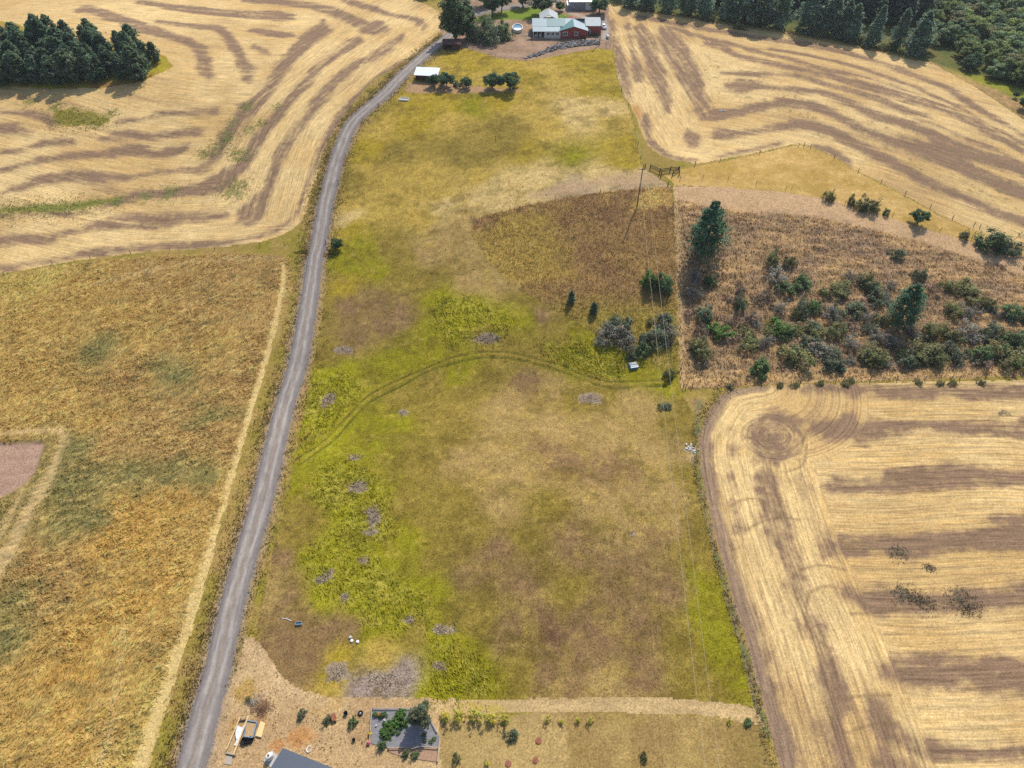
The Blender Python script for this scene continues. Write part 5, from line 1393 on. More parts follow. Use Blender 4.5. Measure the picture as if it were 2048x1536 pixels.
M_TWIG = mat('brown_brush', (0.27, 0.155, 0.085), 0.95, noise=0.4, scale=5)
M_HOSE = mat('white_hose', (0.78, 0.77, 0.73), 0.5)
M_BLUE = mat('blue_plastic', (0.06, 0.17, 0.26), 0.5)
M_YELLOW = mat('yellow_petals', (0.75, 0.48, 0.02), 0.7)
M_PINK = mat('pink_petals', (0.62, 0.10, 0.22), 0.7)
M_ORANGE = mat('orange_petals', (0.75, 0.25, 0.02), 0.7)

def window(parent, x0, x1, z0, z1, y, panes=2, frame_w=0.11):
    """white frame standing proud of the wall, dark panes set back in it"""
    f = MB()
    f.box(x0, x1, y - 0.09, y + 0.02, z1 - frame_w, z1).box(x0, x1, y - 0.10, y + 0.02, z0, z0 + frame_w)
    f.box(x0, x0 + frame_w, y - 0.095, y + 0.02, z0 + frame_w, z1 - frame_w).box(x1 - frame_w, x1, y - 0.095, y + 0.02, z0 + frame_w, z1 - frame_w)
    w = f.done('window', M_WHITE, parent)
    n = panes; step = (x1 - x0 - 2 * frame_w) / n
    for i in range(n):
        a = x0 + frame_w + i * step
        if i: MB().box(a - 0.04, a + 0.04, y - 0.08, y + 0.01, z0 + frame_w, z1 - frame_w).done('mullion', M_WHITE, w)
        MB().box(a + 0.042, a + step - 0.042, y - 0.04, y - 0.012, z0 + frame_w + 0.003, z1 - frame_w - 0.003).done('pane', M_GLASS, w)
    return w

def farmhouse():
    q = g1(1067, 77)
    h = empty('farmhouse', (q.x, q.y, q.z), 0, 'red and cream farmhouse with green metal roofs above the stone bank', 'house')
    # walls
    MB().box(4.2, 10.6, 0, 2.8, -0.6, 2.75).box(0.0, 10.6, 2.8, 12.2, -0.6, 3.2).done('wall', M_CREAM, h)
    m = MB().box(10.6, 20.9, 0, 12.2, -0.6, 3.0)
    m.hexa([(10.6, 0.004, 3.0), (20.9, 0.004, 3.0), (20.9, 12.19, 3.0), (10.6, 12.19, 3.0)], [(15.7, 0.004, 4.3), (15.8, 0.004, 4.3), (15.8, 12.19, 4.3), (15.7, 12.19, 4.3)])
    m.done('wall', M_RED, h)
    # main roof, front and back slopes either side of the ridge
    MB().slab([(-0.5, 2.7, 3.55), (15.7, 2.7, 3.55), (15.7, 7.5, 4.95), (-0.5, 7.5, 4.95)], 0.12).slab([(-0.5, 7.502, 4.95), (20.8, 7.502, 4.95), (20.8, 12.7, 3.35), (-0.5, 12.7, 3.35)], 0.12).done('roof', M_PALETEAL, h)
    MB().slab([(5.3, 2.72, 3.60), (12.6, 2.72, 3.60), (12.6, 7.35, 4.96), (5.3, 7.35, 4.96)], 0.05).done('roof_panel', M_TEAL, h)
    MB().slab([(-0.4, -0.45, 2.75), (10.5, -0.45, 2.75), (10.5, 2.69, 3.50), (-0.4, 2.69, 3.50)], 0.10).done('sunroom_roof', M_PALETEAL, h)
    # forward gable
    MB().slab([(10.1, -0.5, 2.98), (15.75, -0.5, 4.58), (15.75, 7.6, 4.98), (10.1, 7.6, 3.1)], 0.12).done('gable_roof', M_TEAL, h)
    MB().slab([(15.752, -0.5, 4.58), (21.4, -0.5, 2.98), (21.4, 7.6, 3.1), (15.752, 7.6, 4.98)], 0.12).slab([(15.752, 7.601, 4.98), (21.4, 7.601, 3.10), (21.4, 12.6, 3.1), (15.752, 12.6, 3.3)], 0.12).done('gable_roof', M_PALETEAL, h)
    # rear wing
    MB().box(3.0, 9.6, 12.2, 16.0, -0.6, 3.2).done('rear_wall', M_CREAM, h)
    MB().slab([(2.6, 8.5, 4.2), (6.3, 8.5, 5.9), (6.3, 16.4, 5.9), (2.6, 16.4, 4.2)], 0.12).slab([(6.302, 8.5, 5.9), (10.0, 8.5, 4.2), (10.0, 16.4, 4.2), (6.302, 16.4, 5.9)], 0.12).done('rear_roof', M_GREYROOF, h)
    # porch
    MB().box(-0.2, 4.2, -0.2, 2.8, -0.6, 0.15).done('porch_floor', M_OLDWOOD, h)
    MB().box(0.0, 4.2, 2.72, 2.79, 0.15, 3.2).done('porch_wall', M_DARK, h)
    for x in (-0.1, 1.4, 2.8):
        MB().box(x, x + 0.14, -0.1, 0.04, 0.15, 2.74).done('post', M_WHITE, h)
    for x in (5.1, 6.9, 8.7):
        window(h, x, x + 1.35, 1.15, 2.3, 0.0, 2)
    window(h, 11.5, 13.4, 1.1, 2.5, 0.0, 2, 0.16)
    window(h, 16.1, 17.5, 1.0, 2.5, 0.0, 2, 0.16)
    MB().box(12.4, 12.9, 9.0, 9.5, 4.0, 5.4).done('chimney', M_CONC, h)
    # flat-roofed extension
    MB().box(20.904, 26.8, 3.7, 12.0, -0.6, 3.45).done('extension_wall', M_RED, h)
    MB().slab([(20.6, 3.4, 3.5), (27.1, 3.4, 3.5), (27.1, 12.3, 3.85), (20.6, 12.3, 3.85)], 0.16).done('extension_roof', M_GREYROOF, h)
    d = MB().box(21.5, 22.6, 3.62, 3.72, 0, 1.9)
    d.lathe([(0.55, -0.05), (0.55, 0.05)], 20)
    dd = MB().box(21.45, 22.65, 3.60, 3.72, 0.0, 1.75)
    for k in range(7):                                   # arched head
        a0, a1 = math.pi * k / 7, math.pi * (k + 1) / 7
        dd.hexa([(22.05, 3.60, 1.75), (22.05 + 0.6 * math.cos(a0), 3.60, 1.75 + 0.6 * math.sin(a0)), (22.05 + 0.6 * math.cos(a1), 3.60, 1.75 + 0.6 * math.sin(a1)), (22.049, 3.60, 1.751)],
                [(22.05, 3.72, 1.75), (22.05 + 0.6 * math.cos(a0), 3.72, 1.75 + 0.6 * math.sin(a0)), (22.05 + 0.6 * math.cos(a1), 3.72, 1.75 + 0.6 * math.sin(a1)), (22.049, 3.72, 1.751)])
    d.bm.free()
    w = dd.done('arched_door', M_WHITE, h)
    MB().box(21.68, 22.42, 3.56, 3.597, 0.15, 1.95).done('pane', M_GLASS, w)
    for (x, y, lb) in [(19.6, -0.9, 'low dark bush against the red gable wall'), (23.4, 2.9, 'low bush beside the arched door of the extension'), (25.0, 2.9, 'low bush at the corner of the red extension')]:
        plant('green', 0, 0, 1.0, 'house_bush', lb, 'shrub', None, 1.2, at=(q.x + x, q.y + y))
    return q
HQ = farmhouse()

def pool():
    q = g1(1035, 64)
    p = empty('swimming_pool', (q.x, q.y + 2.0, q.z), 0.0, 'oval above ground pool with white rim and blue water', 'pool')
    MB().lathe([(1.0, -0.4), (1.0, 1.2), (0.97, 1.2), (0.97, 0.95)], 40, (0, 0, 0), 1.95, 3.6).done('wall', M_GREYWALL if False else M_CREAM, p, True)
    MB().torus((0, 0, 1.22), 1.0, 0.07, 44, 6, 2.0, 3.65).done('rim', M_WHITE, p, True)
    MB().lathe([(0.972, 0.98), (0.972, 1.02)], 40, (0, 0, 0), 1.94, 3.58).done('water', M_WATER, p)
    MB().box(-1.3, 1.3, -3.0, -0.6, 1.03, 1.09).done('cover', M_TARP, p, bevel=0.02)
pool()

def yard_clutter():
    o = HQ
    b = empty('lumber_pile', (o.x - 1.8, o.y - 0.9, o.z), 0.5, 'heap of pale salvaged boards left of the porch', 'lumber')
    r = random.Random(4)
    for k in range(12):
        a = r.uniform(-0.7, 0.7); L = r.uniform(1.2, 2.4); x, y, z = r.uniform(-0.8, 0.8), r.uniform(-0.8, 0.8), 0.1 + 0.08 * k / 2
        MB().bar((x - math.cos(a) * L / 2, y - math.sin(a) * L / 2, z), (x + math.cos(a) * L / 2, y + math.sin(a) * L / 2, z + r.uniform(0, 0.2)), 0.22, 0.05).done('board', M_OLDWOOD if k % 3 else M_PINE, b)
    b = empty('pallet', (o.x - 3.0, o.y + 3.6, o.z), 0.2, 'wooden pallet lying beside the pool', 'pallet')
    for k in range(7): MB().box(-0.9, 0.9, -0.75 + k * 0.22, -0.6 + k * 0.22, 0.12, 0.16).done('slat', M_OLDWOOD, b)
    for k in (-0.85, 0, 0.77): MB().box(k, k + 0.08, -0.75, 0.72, 0, 0.119).done('bearer', M_OLDWOOD, b)
    for (x, y, lb) in [(-0.9, 2.5, 'blue water barrel at the corner of the porch'), (-1.0, 5.4, 'blue water barrel further back along the house wall')]:
        b = empty('water_barrel', (o.x + x, o.y + y, o.z), 0, lb, 'barrel')
        MB().lathe([(0.26, 0), (0.32, 0.12), (0.34, 0.5), (0.32, 0.88), (0.26, 1.0)], 16).done('body', M_BLUE, b, True)
        MB().lathe([(0.2, 1.0), (0.2, 1.03)], 12).done('lid', M_BLACK, b)
    for (x, lb) in [(1.0, 'dark patio chair on the porch by its outer post'), (2.6, 'dark patio chair on the porch near the sunroom wall')]:
        c = empty('patio_chair', (o.x + x, o.y + 0.9, o.z + 0.15), 0.3, lb, 'chair')
        MB().box(-0.28, 0.28, -0.28, 0.28, 0.40, 0.46).done('seat', M_WHITE, c)
        MB().box(-0.28, 0.28, 0.24, 0.28, 0.461, 1.0).done('backrest', M_WHITE, c)
        for a in (-0.24, 0.24):
            for d in (-0.24, 0.22): MB().box(a - 0.02, a + 0.02, d - 0.02, d + 0.02, 0, 0.4).done('leg', M_BLACK, c)
yard_clutter()

def tank_and_car():
    q = g1(1215, 76)
    t = empty('propane_tank', q, 0.15, 'white propane tank at the edge of the gravel by the house', 'tank')
    prof = [(0.05, -1.25), (0.30, -1.18), (0.46, -0.95), (0.5, -0.7), (0.5, 0.7), (0.46, 0.95), (0.30, 1.18), (0.05, 1.25)]
    m = MB(); m.lathe(prof, 18); 
    for v in m.bm.verts: v.co = Vector((v.co.x, v.co.z, v.co.y + 0.75))
    m.done('vessel', M_WHITE, t, True)
    MB().lathe([(0.16, 1.2), (0.16, 1.36), (0.08, 1.40)], 12).done('dome', M_CREAM, t, True)
    for y in (-0.7, 0.7): MB().box(-0.3, 0.3, y - 0.08, y + 0.08, -0.2, 0.32).done('leg', M_CONC, t)
    q = g1(1207, 56)
    c = empty('parked_car', q, 0.1, 'white car parked beside the red extension', 'car')
    P = [(-2.1, 0.35), (-2.15, 0.75), (-1.2, 0.95), (-0.65, 1.42), (0.95, 1.45), (1.6, 1.0), (2.1, 0.92), (2.15, 0.4)]
    def side(pr, w0, w1, name, mm, par, bev):
        m = MB(); n = len(pr)
        a = [m.bm.verts.new((-w0 if z < 1.0 else -w1, y, z)) for y, z in pr]; b = [m.bm.verts.new((w0 if z < 1.0 else w1, y, z)) for y, z in pr]
        m.bm.faces.new(a); m.bm.faces.new(b[::-1])
        for i in range(n): m.bm.faces.new((a[i], b[i], b[(i + 1) % n], a[(i + 1) % n]))
        return m.done(name, mm, par, True, bev)
    side(P, 0.86, 0.66, 'body', M_CAR, c, 0.05)
    MB().slab([(-0.6, -1.16, 1.01), (0.6, -1.16, 1.01), (0.55, -0.72, 1.42), (-0.55, -0.72, 1.42)], 0.02).done('windscreen', M_GLASS, c)
    MB().slab([(-0.55, 1.02, 1.45), (0.55, 1.02, 1.45), (0.6, 1.56, 1.06), (-0.6, 1.56, 1.06)], 0.02).done('rear_window', M_GLASS, c)
    for s in (-1, 1):
        MB().hexa([(s * 0.84, -0.95, 1.0), (s * 0.85, -0.95, 1.0), (s * 0.85, 1.3, 1.0), (s * 0.84, 1.3, 1.0)], [(s * 0.70, -0.6, 1.36), (s * 0.71, -0.6, 1.36), (s * 0.71, 0.95, 1.38), (s * 0.70, 0.95, 1.38)]).done('side_window', M_GLASS, c)
        MB().box(s * 0.62 - 0.14, s * 0.62 + 0.14, -2.17, -2.1, 0.62, 0.74).done('headlight', M_CHROME, c)
        for y in (-1.3, 1.35):
            w = MB(); w.lathe([(0.30, -0.1), (0.33, -0.06), (0.33, 0.06), (0.30, 0.1)], 16)
            for v in w.bm.verts: v.co = Vector((s * 0.80 + v.co.z, y + v.co.x, 0.32 + v.co.y))
            wo = w.done('wheel', M_RUBBER, c)
            w = MB(); w.lathe([(0.17, -0.105), (0.17, 0.105)], 12)
            for v in w.bm.verts: v.co = Vector((s * 0.80 + v.co.z, y + v.co.x, 0.32 + v.co.y))
            w.done('rim', M_CHROME, wo)
tank_and_car()

def rock(r, size):
    bm = bmesh.new(); bmesh.ops.create_icosphere(bm, subdivisions=1, radius=1)
    sx, sy, sz = size * r.uniform(0.7, 1.3), size * r.uniform(0.7, 1.3), size * r.uniform(0.5, 0.9)
    for v in bm.verts:
        k = r.uniform(0.72, 1.15); v.co = Vector((v.co.x * sx * k, v.co.y * sy * k, v.co.z * sz * k))
    return bm

def rocks(name, label, cat, spots, m, seed):
    """spots: (x, y, z, size) -> one heap of stones"""
    r = random.Random(seed)
    z0 = min(s[2] for s in spots); cx = sum(s[0] for s in spots) / len(spots); cy = sum(s[1] for s in spots) / len(spots)
    e = empty(name, (cx, cy, z0), 0, label, cat)
    V = []; F = []; C = []
    for (x, y, z, sz) in spots:
        b = rock(r, sz); o = len(V); tn = r.choice([0.07, 0.12, 0.16, 0.22, 0.30]); C += [(tn * 1.06, tn * 0.98, tn * 0.92)] * len(b.verts)
        b.verts.index_update()
        for v in b.verts: V.append((v.co.x + x - cx, v.co.y + y - cy, v.co.z + z - z0))
        for f in b.faces: F.append([o + v.index for v in f.verts])
        b.free()
    me = bpy.data.meshes.new('stones'); me.from_pydata(V, [], F); me.materials.append(m); set_col(me, np.array(C))
    tag(link('stones', me, e), kind='stuff')

def stonework():
    r = random.Random(8)
    line = bez(ground([(1050, 118), (1075, 112), (1100, 104), (1130, 97), (1160, 93), (1198, 90)]), 12)
    sp = []
    for i, p in enumerate(line):
        f = i / len(line); n = 3 + int(6 * min(1, f * 2))
        for k in range(n):
            w = (0.8 + 2.9 * min(1, f * 2)); t = r.uniform(0, 1)
            sp.append((p[0] + r.uniform(-0.5, 0.5), p[1] + t * w, p[2] + 0.12 + 0.9 * t * min(1, f * 2), r.uniform(0.25, 0.6)))
    rocks('stone_bank', 'bank of loose dark field stones holding up the house terrace', 'stones', sp, M_ROCK, 9)
    q = g1(1381, 899)
    rocks('stone_heap', 'small heap of pale stones on the edge of the lower stubble field', 'stones', [(q.x + r.gauss(0, 0.55), q.y + r.gauss(0, 0.45), q.z + r.uniform(0.02, 0.2), r.uniform(0.12, 0.3)) for _ in range(40)], M_PALEROCK, 10)
    q = g1(1442, 222)
    rocks('pale_boulders', 'pale boulders bared in the upper right stubble', 'stones', [(q.x + r.gauss(0, 0.8), q.y + r.gauss(0, 0.5), q.z + 0.1, r.uniform(0.2, 0.4)) for _ in range(9)], M_PALEROCK, 11)
stonework()

def sheds():
    # barn at the back of the yard
    q = g1(1152, 20)
    b = empty('barn', q, 0.0, 'grey metal barn with pale roof behind the house yard', 'barn')
    MB().box(-2.6, 9.0, 0, 9, -0.6, 3.3).done('wall', M_GREYWALL, b)
    MB().slab([(-3.0, -0.4, 3.3), (9.4, -0.4, 3.3), (9.4, 4.5, 4.9), (-3.0, 4.5, 4.9)], 0.1).slab([(-3.0, 4.502, 4.9), (9.4, 4.502, 4.9), (9.4, 9.4, 3.3), (-3.0, 9.4, 3.3)], 0.1).done('roof', M_PALEROOF, b)
    MB().box(4.0, 6.8, -0.06, 0.0, 0, 2.8).done('door', M_WHITE, b)
    q = g1(1141, 20)
    b = empty('lean_to', q, 0.12, 'little lean to shed with a white tilted roof beside the grey barn', 'shed')
    MB().box(-1.2, 1.1, 0, 2.2, -0.4, 1.9).done('wall', M_GREYWALL, b)
    MB().slab([(-1.4, -0.4, 1.95), (1.3, -0.4, 1.95), (1.3, 2.4, 2.9), (-1.4, 2.4, 2.9)], 0.08).done('roof', M_PALEROOF, b)
    # dark red shed under the poplar
    q = g1(904, 100)
    b = empty('tool_shed', q, 0.05, 'low dark red open shed at the roadside under the poplar', 'shed')
    MB().box(-3.1, 3.1, 3.4, 3.52, -0.5, 2.3).box(-3.1, -2.98, 0.4, 3.4, -0.5, 2.2).box(2.98, 3.1, 0.0, 3.4, -0.5, 2.2).box(0.2, 2.98, 0.0, 0.12, -0.5, 2.1).done('wall', M_DKRED, b)
    MB().slab([(-3.5, -0.5, 2.25), (3.5, -0.5, 2.25), (3.5, 3.9, 2.75), (-3.5, 3.9, 2.75)], 0.14).done('roof', M_DKRED, b)
    for x in (-3.0, -1.4, 0.1): MB().box(x, x + 0.14, 0.02, 0.16, -0.4, 2.2).done('post', M_DARK, b)
    # white-roofed animal shelter
    q = g1(853, 163)
    b = empty('animal_shelter', q, -0.12, 'open animal shelter with white metal roof by the bend of the road', 'shed')
    MB().box(-3.9, 3.9, 3.9, 4.02, -0.6, 2.6).box(-3.9, -3.78, 0.3, 3.9, -0.6, 2.2).box(3.78, 3.9, 0.3, 3.9, -0.6, 2.2).done('wall', M_DARK, b)
    MB().slab([(-4.3, -0.5, 2.25), (4.3, -0.5, 2.25), (4.3, 4.5, 3.2), (-4.3, 4.5, 3.2)], 0.10).done('roof', M_PALEROOF, b)
    MB().box(-4.28, 4.28, -0.58, -0.505, 1.95, 2.2).done('fascia', M_RUST, b)
    for x in (-3.85, -1.3, 1.2, 3.7): MB().box(x, x + 0.16, 0.0, 0.16, -0.5, 2.2).done('post', M_DARK, b)
    MB().box(-3.6, 3.6, 0.4, 0.46, 0.5, 0.7).done('rail', M_DKRED, b)
    # blue-grey shed at the bottom of the yard, ribbed metal roof
    a = ray_z(566, 1496, 2.6); c = ray_z(540, 1532, 3.35); d = ray_z(666, 1536, 2.6)
    e2 = (d - a); e2.z = 0; e2.normalize(); ang = math.atan2(e2.y, e2.x)
    z = float(land(np.array([a.x]), np.array([a.y]))[0])
    b = empty('metal_shed', (a.x, a.y, z), ang, 'blue grey ribbed metal shed beside the white tank', 'shed')
    L, D = 13.0, 8.0
    MB().box(0.3, L - 0.3, -D + 0.35, -0.35, -0.5, 2.55).done('wall', M_GREYWALL, b)
    for (y0, z0, y1, z1) in [(0, 2.6, -D / 2, 3.55), (-D / 2 - 0.002, 3.55, -D, 2.6)]:
        MB().slab([(0, y0, z0), (L, y0, z0), (L, y1, z1), (0, y1, z1)], 0.06).done('roof', M_SLATE, b)
    ribs = MB()
    k = 0.02
    while k < L:
        ribs.bar((k + 0.02, 0, 2.625), (k + 0.02, -D / 2, 3.575), 0.05, 0.05); ribs.bar((k + 0.02, -D / 2, 3.575), (k + 0.02, -D, 2.625), 0.05, 0.05); k += 0.46
    tag(ribs.done('rib', mat('light_rib_metal', (0.105, 0.13, 0.175), 0.5, 0.0), b), kind='stuff')
    MB().bar((0, -D / 2, 3.60), (L, -D / 2, 3.60), 0.3, 0.05).done('ridge_cap', M_SLATE, b)
sheds()

# ------------------------------------------------------------------ power line
def power_line():
    q = g1(1274, 414)
    def pole(q, hgt, rz, label, arms=1):
        p = empty('utility_pole', q, rz, label, 'pole')
        MB().tube([(0, 0, -1.0), (0, 0, hgt * 0.5), (0, 0, hgt)], [0.19, 0.16, 0.12], 10).done('shaft', M_POLE, p, True)
        a = MB().box(-1.15, 1.15, -0.19, -0.08, hgt - 0.42, hgt - 0.30).done('crossarm', M_POLE, p)
        for x in (-0.98, 0.98):
            MB().lathe([(0.04, 0), (0.07, 0.05), (0.05, 0.1), (0.07, 0.15), (0.03, 0.2)], 10, (x, -0.135, hgt - 0.30)).done('insulator', M_PORC, a, True)
        return p
    pole(q, 12.0, 0.06, 'wooden utility pole with crossarm at the top of the brown plot')
    n2 = Vector((25.6, -8.0, float(land(np.array([25.6]), np.array([-8.0]))[0])))
    pole(n2, 11.0, 0.06, 'wooden utility pole beyond the orchard grass')
    for s, lb in ((-0.98, 'left hand power line wire running from the plot pole towards the orchard'), (0.98, 'right hand power line wire running from the plot pole towards the orchard')):
        a = q + Vector((s, -0.135, 11.92)); b = n2 + Vector((s, -0.135, 10.92))
        pts = []
        for i in range(41):
            t = i / 40; p = a.lerp(b, t); p.z -= 3.2 * 4 * t * (1 - t) * 0.75
            pts.append(p - a)
        o = MB().tube(pts, [0.024] * 41, 5).done('power_wire', M_WIRE)
        o.location = a
        tag(o, lb, 'wire', 'wires of the power line')
    q2 = g1(1199, 88)
    p = empty('utility_pole', q2, 0, 'service pole by the stone bank in front of the red extension', 'pole')
    MB().tube([(0, 0, -1.0), (0, 0, 6), (0, 0, 11.5)], [0.17, 0.15, 0.11], 10).done('shaft', M_POLE, p, True)
    MB().lathe([(0.2, 0), (0.24, 0.1), (0.24, 0.75), (0.2, 0.85)], 14, (0, 0.36, 9.2)).done('transformer', M_GREYROOF, p, True)
    MB().lathe([(0.05, 0), (0.12, 0.1), (0.10, 0.25)], 10, (0, -0.12, 11.0)).done('lamp', M_WHITE, p, True)
power_line()

# ------------------------------------------------------------------ fences
def fence(label, px, hgt=1.25, rad=0.09, wires=3, name='fence', group=None, lean=0.06, thick=None, rails=False):
    g = ground(px); r = random.Random(int(px[0][0]) * 7 + int(px[0][1]))
    o = g[0]
    f = empty(name, Vector(o), 0, label, 'fence', group)
    tops = []
    for i, p in enumerate(g):
        l = Vector(p - o); d = Vector((r.uniform(-lean, lean), r.uniform(-lean, lean), 1)).normalized()
        hh = hgt * r.uniform(0.9, 1.15); rr = rad * r.uniform(0.85, 1.2)
        MB().tube([l - d * 0.4, l + d * hh * 0.5, l + d * hh], [rr, rr * 0.95, rr * 0.88], 7).done('post', M_POST, f)
        tops.append((l, d, hh))
    if wires:
        m = MB()
        for k in range(wires):
            t = 0.35 + 0.55 * k / max(1, wires - 1)
            for (a, da, ha), (b, db, hb) in zip(tops, tops[1:]):
                n = max(1, int((b - a).length / 4))
                pa, pb = a + da * ha * t, b + db * hb * t
                pts = []
                for j in range(n + 1):
                    q = pa.lerp(pb, j / n)
                    zz = float(land(np.array([q.x + o[0]]), np.array([q.y + o[1]]))[0]) - o[2]
                    pts.append(Vector((q.x, q.y, max(q.z if n == 1 else zz + hgt * t, zz + 0.15))))
                m.tube(pts, [0.008] * len(pts), 3) if len(pts) > 1 else None
        m.done('wire', M_FWIRE, f)
    return f

fence('post and wire fence between pasture and upper right stubble', [(1226,99),(1230,125),(1236,152),(1243,182),(1257,214),(1264,235),(1270,258),(1276,290),(1281,318),(1287,336)])
fence('post and wire fence down the left side of the scrubby hillside', [(1336,372),(1346,412),(1347,421),(1350,480),(1354,545),(1357,590),(1359,660),(1360,742),(1362,753),(1366,777)])
fence('post and wire fence along the top of the lower stubble field', [(1371,777),(1384,775),(1460,772),(1523,769),(1600,766),(1671,763),(1686,762),(1740,761),(1793,760),(1850,759),(1902,758),(1919,758),(1970,757),(2024,756),(2090,756),(2160,757)])
fence('post and wire fence between golden strip and upper right stubble', [(1390,331),(1440,323),(1519,307),(1597,293),(1608,292),(1621,296),(1668,317),(1716,344),(1762,366),(1810,390),(1860,416),(1905,437),(1947,452),(1959,456),(2010,478),(2070,505)])
fence('post and wire fence along the upper side of the dirt track', [(1360,360),(1405,358),(1456,361),(1512,369),(1571,379),(1582,381),(1653,399),(1690,408),(1785,433),(1880,462),(1943,478),(2020,502)], 1.2, 0.07)
fence('sagging fence along the top edge of the brown plot', [(942,438),(1020,419),(1110,400),(1200,386),(1280,377),(1335,373)], 1.3, 0.085)
fence('roadside fence of dark wooden posts along the pasture', [(811,165),(790,190),(757,213),(724,250),(691,313),(677,368),(668,420),(652,488)], 1.3, 0.10)
fence('old leaning fence between hay meadow and left stubble field', [(10,551),(105,528),(180,518),(262,507),(340,503),(430,500),(520,494),(570,492)], 1.2, 0.07, lean=0.25)
fence('pale wire fence above the paddock below the stone bank', [(945,100),(968,106),(990,114),(1010,118),(1030,121),(1052,121)], 1.1, 0.05)
fence('short post fence at the gravel corner by the propane tank', [(1198,94),(1213,92),(1220,93)], 1.1, 0.08, 2)
for u, v, h, lb in [(991, 281, 1.5, 'lone wooden post in the middle of the upper pasture'), (664, 486, 1.5, 'rusty leaning post beside the round bush'), (787, 156, 1.2, 'dark post on the left verge near the shelter'), (836, 137, 1.4, 'dark post at the corner of the animal shelter'), (84, 877, 1.0, 'leaning stake at the corner of the bare pad in the meadow'), (374, 1372, 1.6, 'dead bent stake on the verge between meadow and road')]:
    p = empty('post', g1(u, v), 0, lb, 'post')
    MB().tube([(0, 0, -0.3), (0.04, 0, h * 0.5), (0.1 if v < 800 else 0.3, 0.02, h)], [0.09, 0.085, 0.07], 7).done('shaft', M_RUST if u == 664 else M_POST, p)

def corral():
    o = g1(1322, 352)
    c = empty('cattle_gate', o, 0, 'dark timber cattle gate and chute at the head of the dirt track', 'gate')
    def L(u, v): return g1(u, v) - o
    for (u, v, h) in [(1319,348,1.9),(1322,353,1.9),(1345,351,1.7),(1358,351,1.5),(1358,342,1.6),(1300,338,1.4),(1290,336,1.4),(1340,343,1.6)]:
        l = L(u, v); MB().tube([l + Vector((0, 0, -0.4)), l + Vector((0, 0, h))], [0.15, 0.13], 8).done('post', M_DARK, c)
    for (a, b) in [((1319, 347), (1358, 342)), ((1300, 338), (1319, 347)), ((1345, 351), (1358, 342))]:
        for z in (0.45, 0.9, 1.35):
            MB().bar(L(*a) + Vector((0, 0.0, z)), L(*b) + Vector((0, 0.0, z)), 0.05, 0.2).done('rail', M_DARK, c)
corral()

# ------------------------------------------------------------------ small things lying about
def canopy():
    o = g1(1266, 733)
    c = empty('pickup_canopy', o, 0.22, 'weathered blue and white pickup canopy dumped in the green grass', 'truck canopy')
    MB().hexa([(-1.15, -0.9, -0.1), (1.15, -0.9, -0.1), (1.15, 0.9, -0.1), (-1.15, 0.9, -0.1)], [(-0.95, -0.7, 0.75), (0.95, -0.7, 0.75), (0.95, 0.7, 0.75), (-0.95, 0.7, 0.75)]).done('shell', M_BLUE, c, bevel=0.04)
    MB().slab([(-0.9, -0.02, 0.80), (0.9, -0.02, 0.80), (0.9, 0.66, 0.80), (-0.9, 0.66, 0.80)], 0.04).done('roof_panel', M_GREYROOF, c)
    MB().slab([(-0.85, -0.30, 0.795), (0.9, -0.30, 0.795), (0.9, -0.06, 0.795), (-0.85, -0.06, 0.795)], 0.03).done('window', M_GLASS, c)
    MB().slab([(-0.95, -1.0, 0.62), (1.05, -1.0, 0.62), (0.95, -0.34, 0.80), (-0.85, -0.34, 0.80)], 0.04).done('tailgate_panel', M_WHITE, c)
canopy()

def oddments():
    o = g1(808, 199)
    c = empty('concrete_trough', o, -0.15, 'low pale concrete trough sunk in the upper pasture near the road', 'trough')
    MB().box(-1.7, 1.7, -1.1, -0.85, -0.2, 0.3).box(-1.7, 1.7, 0.85, 1.1, -0.2, 0.3).box(-1.7, -1.45, -0.849, 0.849, -0.2, 0.297).box(1.45, 1.7, -0.849, 0.849, -0.2, 0.297).done('rim', M_CONC, c)
    MB().box(-1.449, 1.449, -0.848, 0.848, -0.2, 0.08).done('water', M_CONC, c)
    o = g1(598, 1248)
    c = empty('water_trough', o, 0.12, 'small dark grey plastic trough in the brown grass near the road', 'trough')
    MB().box(-0.55, 0.55, -0.28, -0.22, 0, 0.34).box(-0.55, 0.55, 0.22, 0.28, 0, 0.34).box(-0.55, -0.49, -0.219, 0.219, 0, 0.338).box(0.49, 0.55, -0.219, 0.219, 0, 0.338).done('side', M_GREYWALL, c)
    MB().box(-0.489, 0.489, -0.218, 0.218, 0, 0.14).done('water', M_WATER, c)
    for (u, v, lb, m) in [(704, 1282, 'white round septic lid next to the grey one', M_WHITE), (715.5, 1284, 'white round septic lid furthest from the grey one', M_WHITE), (701, 1275, 'grey round septic lid in the grass', M_CONC)]:
        c = empty('septic_lid', g1(u, v), 0, lb, 'lid')
        MB().lathe([(0.27, -0.2), (0.27, 0.22), (0.24, 0.26), (0.1, 0.28)], 20).done('cap', m, c, False)
        MB().box(-0.05, 0.05, -0.015, 0.015, 0.281, 0.32).done('grip', M_CONC, c)
    o = g1(570, 1238)
    c = empty('pale_pipe', o, -0.1, 'thin pale pipe lying in the brown grass beside the trough', 'pipe')
    MB().tube([(-0.6, 0.1, 0.08), (0.4, 0.0, 0.08), (1.3, -0.25, 0.08)], [0.05] * 3, 8).done('length', M_HOSE, c)
oddments()

